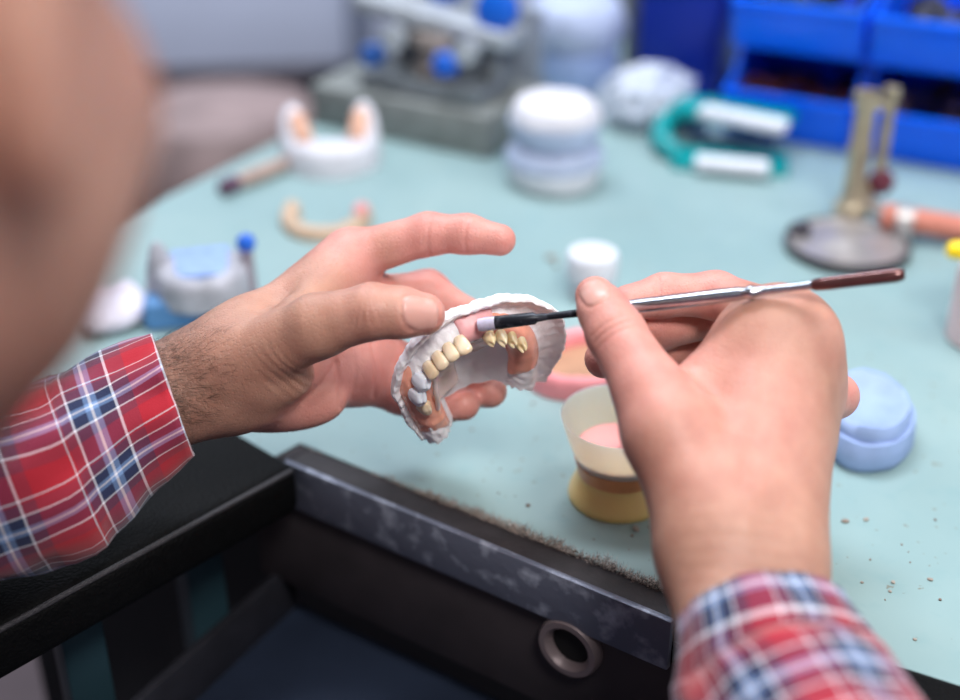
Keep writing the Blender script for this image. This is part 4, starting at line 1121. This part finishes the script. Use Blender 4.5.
bA = T(722, 131); bdir = unit(T(851, 152) - T(722, 131)); brz = math.atan2(bdir[1], bdir[0])
binlab = ['blue open-fronted storage bin, lower one directly behind the teal holder', 'blue open-fronted storage bin, upper one above the teal holder',
          'blue open-fronted storage bin, lower one behind the gas burner', 'blue open-fronted storage bin, upper one above and behind the gas burner']
M_mix1 = mat('dark_red_bits', srgb(70, 40, 44), .5, col2=srgb(120, 60, 54), vscale=50); M_mix2 = mat('pinkish_bits', srgb(150, 122, 130), .5, col2=srgb(60, 50, 56), vscale=40)
M_mix3 = mat('dark_green_bits', srgb(34, 46, 44), .5, col2=srgb(70, 80, 60), vscale=50); M_mix4 = mat('dark_grey_bits', srgb(40, 44, 56), .5, col2=srgb(70, 70, 80), vscale=50)
b0 = None
for i, lab in enumerate(binlab):
    col, row = divmod(i, 2)
    t = make_bin(lab) if b0 is None else copy_tree(b0)
    b0 = b0 or t
    q = bA + bdir * (.0545 + .1125 * col) + np.array([0, -.003 * col, 0])
    t.location = (q[0], q[1], TZ + .0755 * row + .0005); t.rotation_euler = (0, 0, brz); t['label'] = lab
    o = fill_bin(t, (M_mix1, M_mix3, M_mix2, M_mix4)[i], 11 + i)
    tag(o, ('small dark red parts lying in the lower bin behind the teal holder', 'small dark green parts lying in the upper bin above the teal holder',
            'small pinkish parts lying in the lower bin behind the gas burner', 'small dark grey parts lying in the upper bin above the gas burner')[i], 'small parts', kind='stuff')
# navy box and grey post beside the bins
p = T(690, 104); nb = thing('storage_box', 'tall dark navy plastic box standing left of the blue bins', 'box', tuple(p + np.array([.006, .06, 0])), brz)
mb = MB(); mb.box((0, 0, .075), (.075, .09, .15), None, .004); mb.build('box_body', M_navy, nb)
mb = MB(); mb.box((0, 0, .156), (.081, .096, .012), None, .003); mb.build('box_lid', M_navy, nb)
p = T(634, 70); mb = MB(); mb.lathe([(.017, 0), (.017, .004), (.0115, .008), (.0115, .30), (.013, .305), (.004, .31)], n=28); o = mb.build('support_post', mat('grey_green_paint', srgb(132, 138, 134), .5, var=.15, vscale=20), None, angle=35)
o.location = tuple(p); tag(o, 'grey green round post between the rear plaster stack and the navy box', 'post')

# gas burner
p = T(846, 250); bur = thing('gas_burner', 'small brass bench gas burner with twin tubes on a round metal base', 'gas burner', tuple(p))
mb = MB(); mb.lathe([(.001, 0), (.041, 0), (.0425, .002), (.042, .0055), (.039, .007), (.036, .0052), (.016, .0062), (.010, .010), (.001, .010)], n=56, cap=False); mb.build('base_dish', M_chrome, bur, angle=35)
mb = MB(); mb.lathe([(.0395, .0066), (.0405, .0078), (.0430, .0076), (.0438, .0050), (.0436, .0015), (.0424, .0012), (.0424, .0060)], n=64, cap=False); mb.build('dish_rim', mat('dark_rim', srgb(92, 88, 90), .35, .6), bur)
bt = T(849, 222) - p
h1 = hgt(p + bt, 92)
mb = MB(); mb.lathe([(.0125, .0), (.0125, .014), (.0095, .017), (.0082, .022), (.0071, .05), (.0082, .052), (.0082, .060), (.0073, .062), (.0071, h1 - .014), (.0088, h1 - .012), (.0088, h1), (.0062, h1), (.0060, h1 - .01)], tuple(bt), None, 28, cap=False); mb.build('burner_tube', M_brass, bur, angle=35)
b2 = bt + np.array([.0175, .003, 0])
mb = MB(); mb.lathe([(.0055, .022), (.0044, .03), (.0042, h1 - .006), (.0058, h1 - .005), (.0058, h1 + .002), (.001, h1 + .003)], tuple(b2), None, 18); mb.build('pilot_tube', M_brass, bur, angle=35)
mb = MB(); mb.tube([bt + np.array([0, 0, h1 - .010]), b2 + np.array([0, 0, h1 - .010])], .0035, 12); mb.build('top_link', M_brass, bur)
mb = MB(); mb.tube([bt + np.array([0, 0, .027]), b2 + np.array([0, 0, .027])], .006, 14); mb.build('cross_link', M_brass, bur)
mb = MB(); mb.ball(tuple(b2 + np.array([0.001, -.004, .032])), .0098, None, 3); mb.build('valve_knob', mat('dark_red_knob', srgb(98, 34, 54), .3), bur)
q = T(797, 240) - p; mb = MB(); mb.lathe([(.007, .0), (.0078, .004), (.0078, .011), (.005, .013)], tuple(q * .97), None, 22); mb.build('side_screw', mat('dark_screw', srgb(62, 58, 64), .4, .5), bur, angle=35)
ho0, ho1 = p + bt + np.array([.012, .0, .016]), T(886, 216, .016)
mb = MB(); mb.tube([ho0, ho1], [.006, .005], 16); addw(mb.build('gas_inlet', M_chrome, bur), p)
hz = [T(884, 215, .016), T(905, 219, .016), T(935, 224, .014), T(965, 229, .011), T(1010, 238, .009), T(1080, 262, .009), T(1180, 262, .009)]
mb = MB(); mb.tube(hz, .0088, 18); o = mb.build('gas_hose', mat('orange_rubber', srgb(206, 126, 108), .5, var=.08, vscale=40), None); tag(o, 'salmon orange rubber gas hose running right from the burner', 'hose')
hc = thing('hose_clip', 'silver clamp band gripping the orange hose next to the burner', 'clamp', tuple(T(903, 219, .016)))
hd = unit(np.array(hz[2]) - np.array(hz[1])); mb = MB(); mb.lathe([(.0089, -.006), (.0105, -.006), (.0105, .006), (.0089, .006)], (0, 0, 0), axes(hd), 28, cap=False); mb.build('band', M_chrome, hc, angle=35)
mb = MB(); mb.box((-.002, -.011, -.006), (.009, .008, .016), None, .002); mb.build('clip_screw', M_chrome, hc)

# white capped jar
p = T(591, 294); jar = thing('jar', 'small white jar with a white screw cap behind the brush', 'jar', tuple(p))
mb = MB(); mb.lathe([(.0135, 0), (.0145, .001), (.0145, .010), (.0125, .013)], n=36); mb.build('jar_body', mat('milky_plastic', srgb(214, 222, 230), .3, trans=.2, ior=1.2), jar, angle=35)
mb = MB()
n = 72; prof = [(.0163, .0125), (.0168, .014), (.0168, .0285), (.0155, .0305), (.013, .031), (.001, .0302)]
mb.lathe(prof, n=n)
for v in mb.bm.verts:
    if .013 < v.co.z < .029:
        a = math.atan2(v.co.y, v.co.x); k = 1 + .018 * math.cos(a * 36); v.co.x *= k; v.co.y *= k
mb.build('screw_cap', M_white, jar, angle=35)
# pink impression tray
p = T(590, 372); tr_ = thing('impression_tray', 'pink horseshoe tray with brown filling lying behind the mixing cup', 'impression tray', tuple(p), math.radians(-62))
jaw_mesh(.064, .066, .014, .014, .009, 'pink_rim', mat('pink_tray', srgb(240, 150, 156), .4, var=.08, vscale=50), tr_, seed=6, span=125, jit=.5 * mm)
mb = MB(); mb.lathe([(.001, .001), (.024, .001), (.0245, .005), (.018, .0065), (.001, .006)], n=36, cap=False, sy=1.1); mb.jitter(.7 * mm, 130, 2).build('brown_filling', mat('brown_wax', srgb(192, 146, 116), .5, var=.2, vscale=80), tr_)
# blue plaster cast under the right hand
p = T(863, 436); bc = thing('dental_cast', 'light blue plaster cast lying on the bench beside the right hand', 'plaster cast', tuple(p), math.radians(-14))
mb = MB(); mb.lathe([(.001, 0), (.034, 0), (.0365, .004), (.036, .012), (.0345, .017), (.001, .017)], n=56, cap=False, sx=.72, sy=1.06); mb.jitter(1.6 * mm, 75, 4).build('cast_base', M_bplaster, bc, angle=60)
mb = MB(); mb.lathe([(.031, .012), (.033, .020), (.030, .0245), (.024, .024), (.018, .019), (.001, .0185)], n=56, cap=True, sx=.70, sy=1.03); mb.jitter(1.5 * mm, 110, 9).build('cast_ridge', M_bplaster, bc, angle=60)
# squeeze bottle at the right edge
p = T(982, 340); bo = thing('squeeze_bottle', 'pale pink squeeze bottle with a yellow cap at the bench right side', 'bottle', tuple(p), 0)
hb = hgt(p, 262); hc_ = hgt(p, 238)
mb = MB(); mb.lathe([(.020, 0), (.0222, .002), (.0222, hb * .80), (.021, hb * .90), (.016, hb * .97), (.014, hb)], n=40); mb.build('bottle_body', mat('pale_pink_plastic', srgb(222, 196, 198), .35, sss=.2, var=.05, vscale=20), bo)
M_yel = mat('yellow_plastic', srgb(255, 216, 10), .35)
mb = MB(); mb.lathe([(.0155, hb - .002), (.0185, hb), (.0185, hc_ - .006), (.014, hc_), (.009, hc_ + .004), (.001, hc_ + .005)], n=36); mb.build('yellow_cap', M_yel, bo, angle=35)
hz_ = hgt(p, 250); sp = T(947, 250, hz_) - p - np.array([0, 0, 0]); sp = np.array([sp[0], sp[1], hz_]); mb = MB(); mb.tube([sp * np.array([.55, .55, 1]), sp * np.array([.9, .9, 1]), sp], [.0066, .0054, .0036], 14); mb.build('spout', M_yel, bo)

# ------------------------------------------------------------------ the room beyond the bench
q = np.array([-.55, 2.45, 0]); dk = thing('desk', 'pale lavender panelled desk standing beyond the left end of the bench', 'desk', tuple(q), .10)
M_lav = mat('lavender_panel', srgb(214, 222, 246), .5, var=.06, vscale=6)
mb = MB(); mb.box((0, 0, .80), (1.5, .6, .03), None, .003); mb.build('desk_top', M_lav, dk)
mb = MB(); mb.box((0, -.27, .625), (1.46, .02, .33), None, .003); mb.build('front_panel', M_lav, dk)
M_dpost = mat('slate_paint', srgb(110, 118, 140), .5)
for x in (-.70, .325, .70):
    mb = MB(); mb.box((x, -.290, .395), (.04, .04, .79), None, .003); mb.build('leg', M_dpost, dk)
q = np.array([-.36, 1.78, 0]); st = thing('stool', 'beige upholstered stool on the floor beyond the left bench edge', 'stool', tuple(q), .3)
M_beige = mat('beige_vinyl', srgb(176, 152, 150), .6, var=.4, vscale=14)
mb = MB(); mb.lathe([(.10, .38), (.135, .40), (.145, .49), (.12, .53), (.02, .54)], n=40); mb.build('seat', M_beige, st)
mb = MB(); mb.lathe([(.03, .08), (.03, .40)], n=20); mb.build('column', M_dpost, st)
for k in range(5):
    a = k * 2 * math.pi / 5; mb = MB(); mb.tube([(0, 0, .10), (.18 * math.cos(a), .18 * math.sin(a), .05)], [.02, .014], 10); lg = mb.build('leg', M_dpost, st)
    mb = MB(); mb.ball((.185 * math.cos(a), .185 * math.sin(a), .026), .026, None, 2); mb.build('caster', mat('black_plastic', srgb(24, 26, 32), .45), lg)
q = np.array([-.20, 2.00, 0]); bg = thing('waste_bin', 'tall black waste bin on the floor behind the grey articulator', 'bin', tuple(q))
mb = MB(); mb.lathe([(.001, .0), (.055, 0), (.070, .49), (.074, .50), (.066, .50), (.052, .02), (.001, .02)], n=36, cap=False); mb.build('bin_shell', MATS['black_plastic'], bg, angle=35)
# ================================================================== LIGHT + CAMERA
def area(name, loc, target, size, power, col, sy=None):
    l = bpy.data.lights.new(name, 'AREA'); l.shape = 'RECTANGLE'; l.size = size; l.size_y = sy or size; l.energy = power; l.color = col
    o = bpy.data.objects.new(name, l); C.objects.link(o); o.location = loc
    o.rotation_euler = (Vector(target) - Vector(loc)).to_track_quat('-Z', 'Y').to_euler(); return o
area('bench_lamp', (.26, -.14, TZ + 1.0), (.0, .56, TZ), .26, 9.2, (1.0, .975, .95))
area('overhead_lamp', (.40, .62, TZ + .95), (.0, .60, TZ), .34, 2.8, (1.0, .98, .96))
area('side_lamp', (1.05, .35, TZ + .75), (.0, .55, TZ + .05), .40, 3.0, (.98, .98, 1.0))
area('window_light', (-1.1, 2.5, TZ + 1.4), (0, .7, TZ), 1.3, 14, (.84, .91, 1.0))
area('desk_panel_fill', (-.2, 1.25, TZ + 1.85), (-.2, 2.1, TZ - .2), 1.0, 38, (.84, .90, 1.0), .5)  # unseen fill light, added to brighten the lavender desk panel
w = bpy.data.worlds.new('room_light'); bpy.context.scene.world = w; w.use_nodes = True
bg_ = w.node_tree.nodes['Background']; bg_.inputs['Color'].default_value = (.80, .88, 1.0, 1); bg_.inputs['Strength'].default_value = .22
cam = bpy.data.cameras.new('camera'); co = bpy.data.objects.new('camera', cam); C.objects.link(co)
co.location = tuple(CAM); co.rotation_euler = (math.pi / 2 - PITCH, 0, 0)
cam.lens = 50; cam.sensor_width = 36; cam.sensor_fit = 'HORIZONTAL'; cam.clip_start = .02
cam.dof.use_dof = True; cam.dof.focus_distance = .603; cam.dof.aperture_fstop = 2.6
sc = bpy.context.scene; sc.camera = co
sc.view_settings.view_transform = 'Standard'; sc.view_settings.look = 'None'; sc.view_settings.gamma = 1; sc.view_settings.use_curve_mapping = False
sc.view_settings.exposure = 0.14
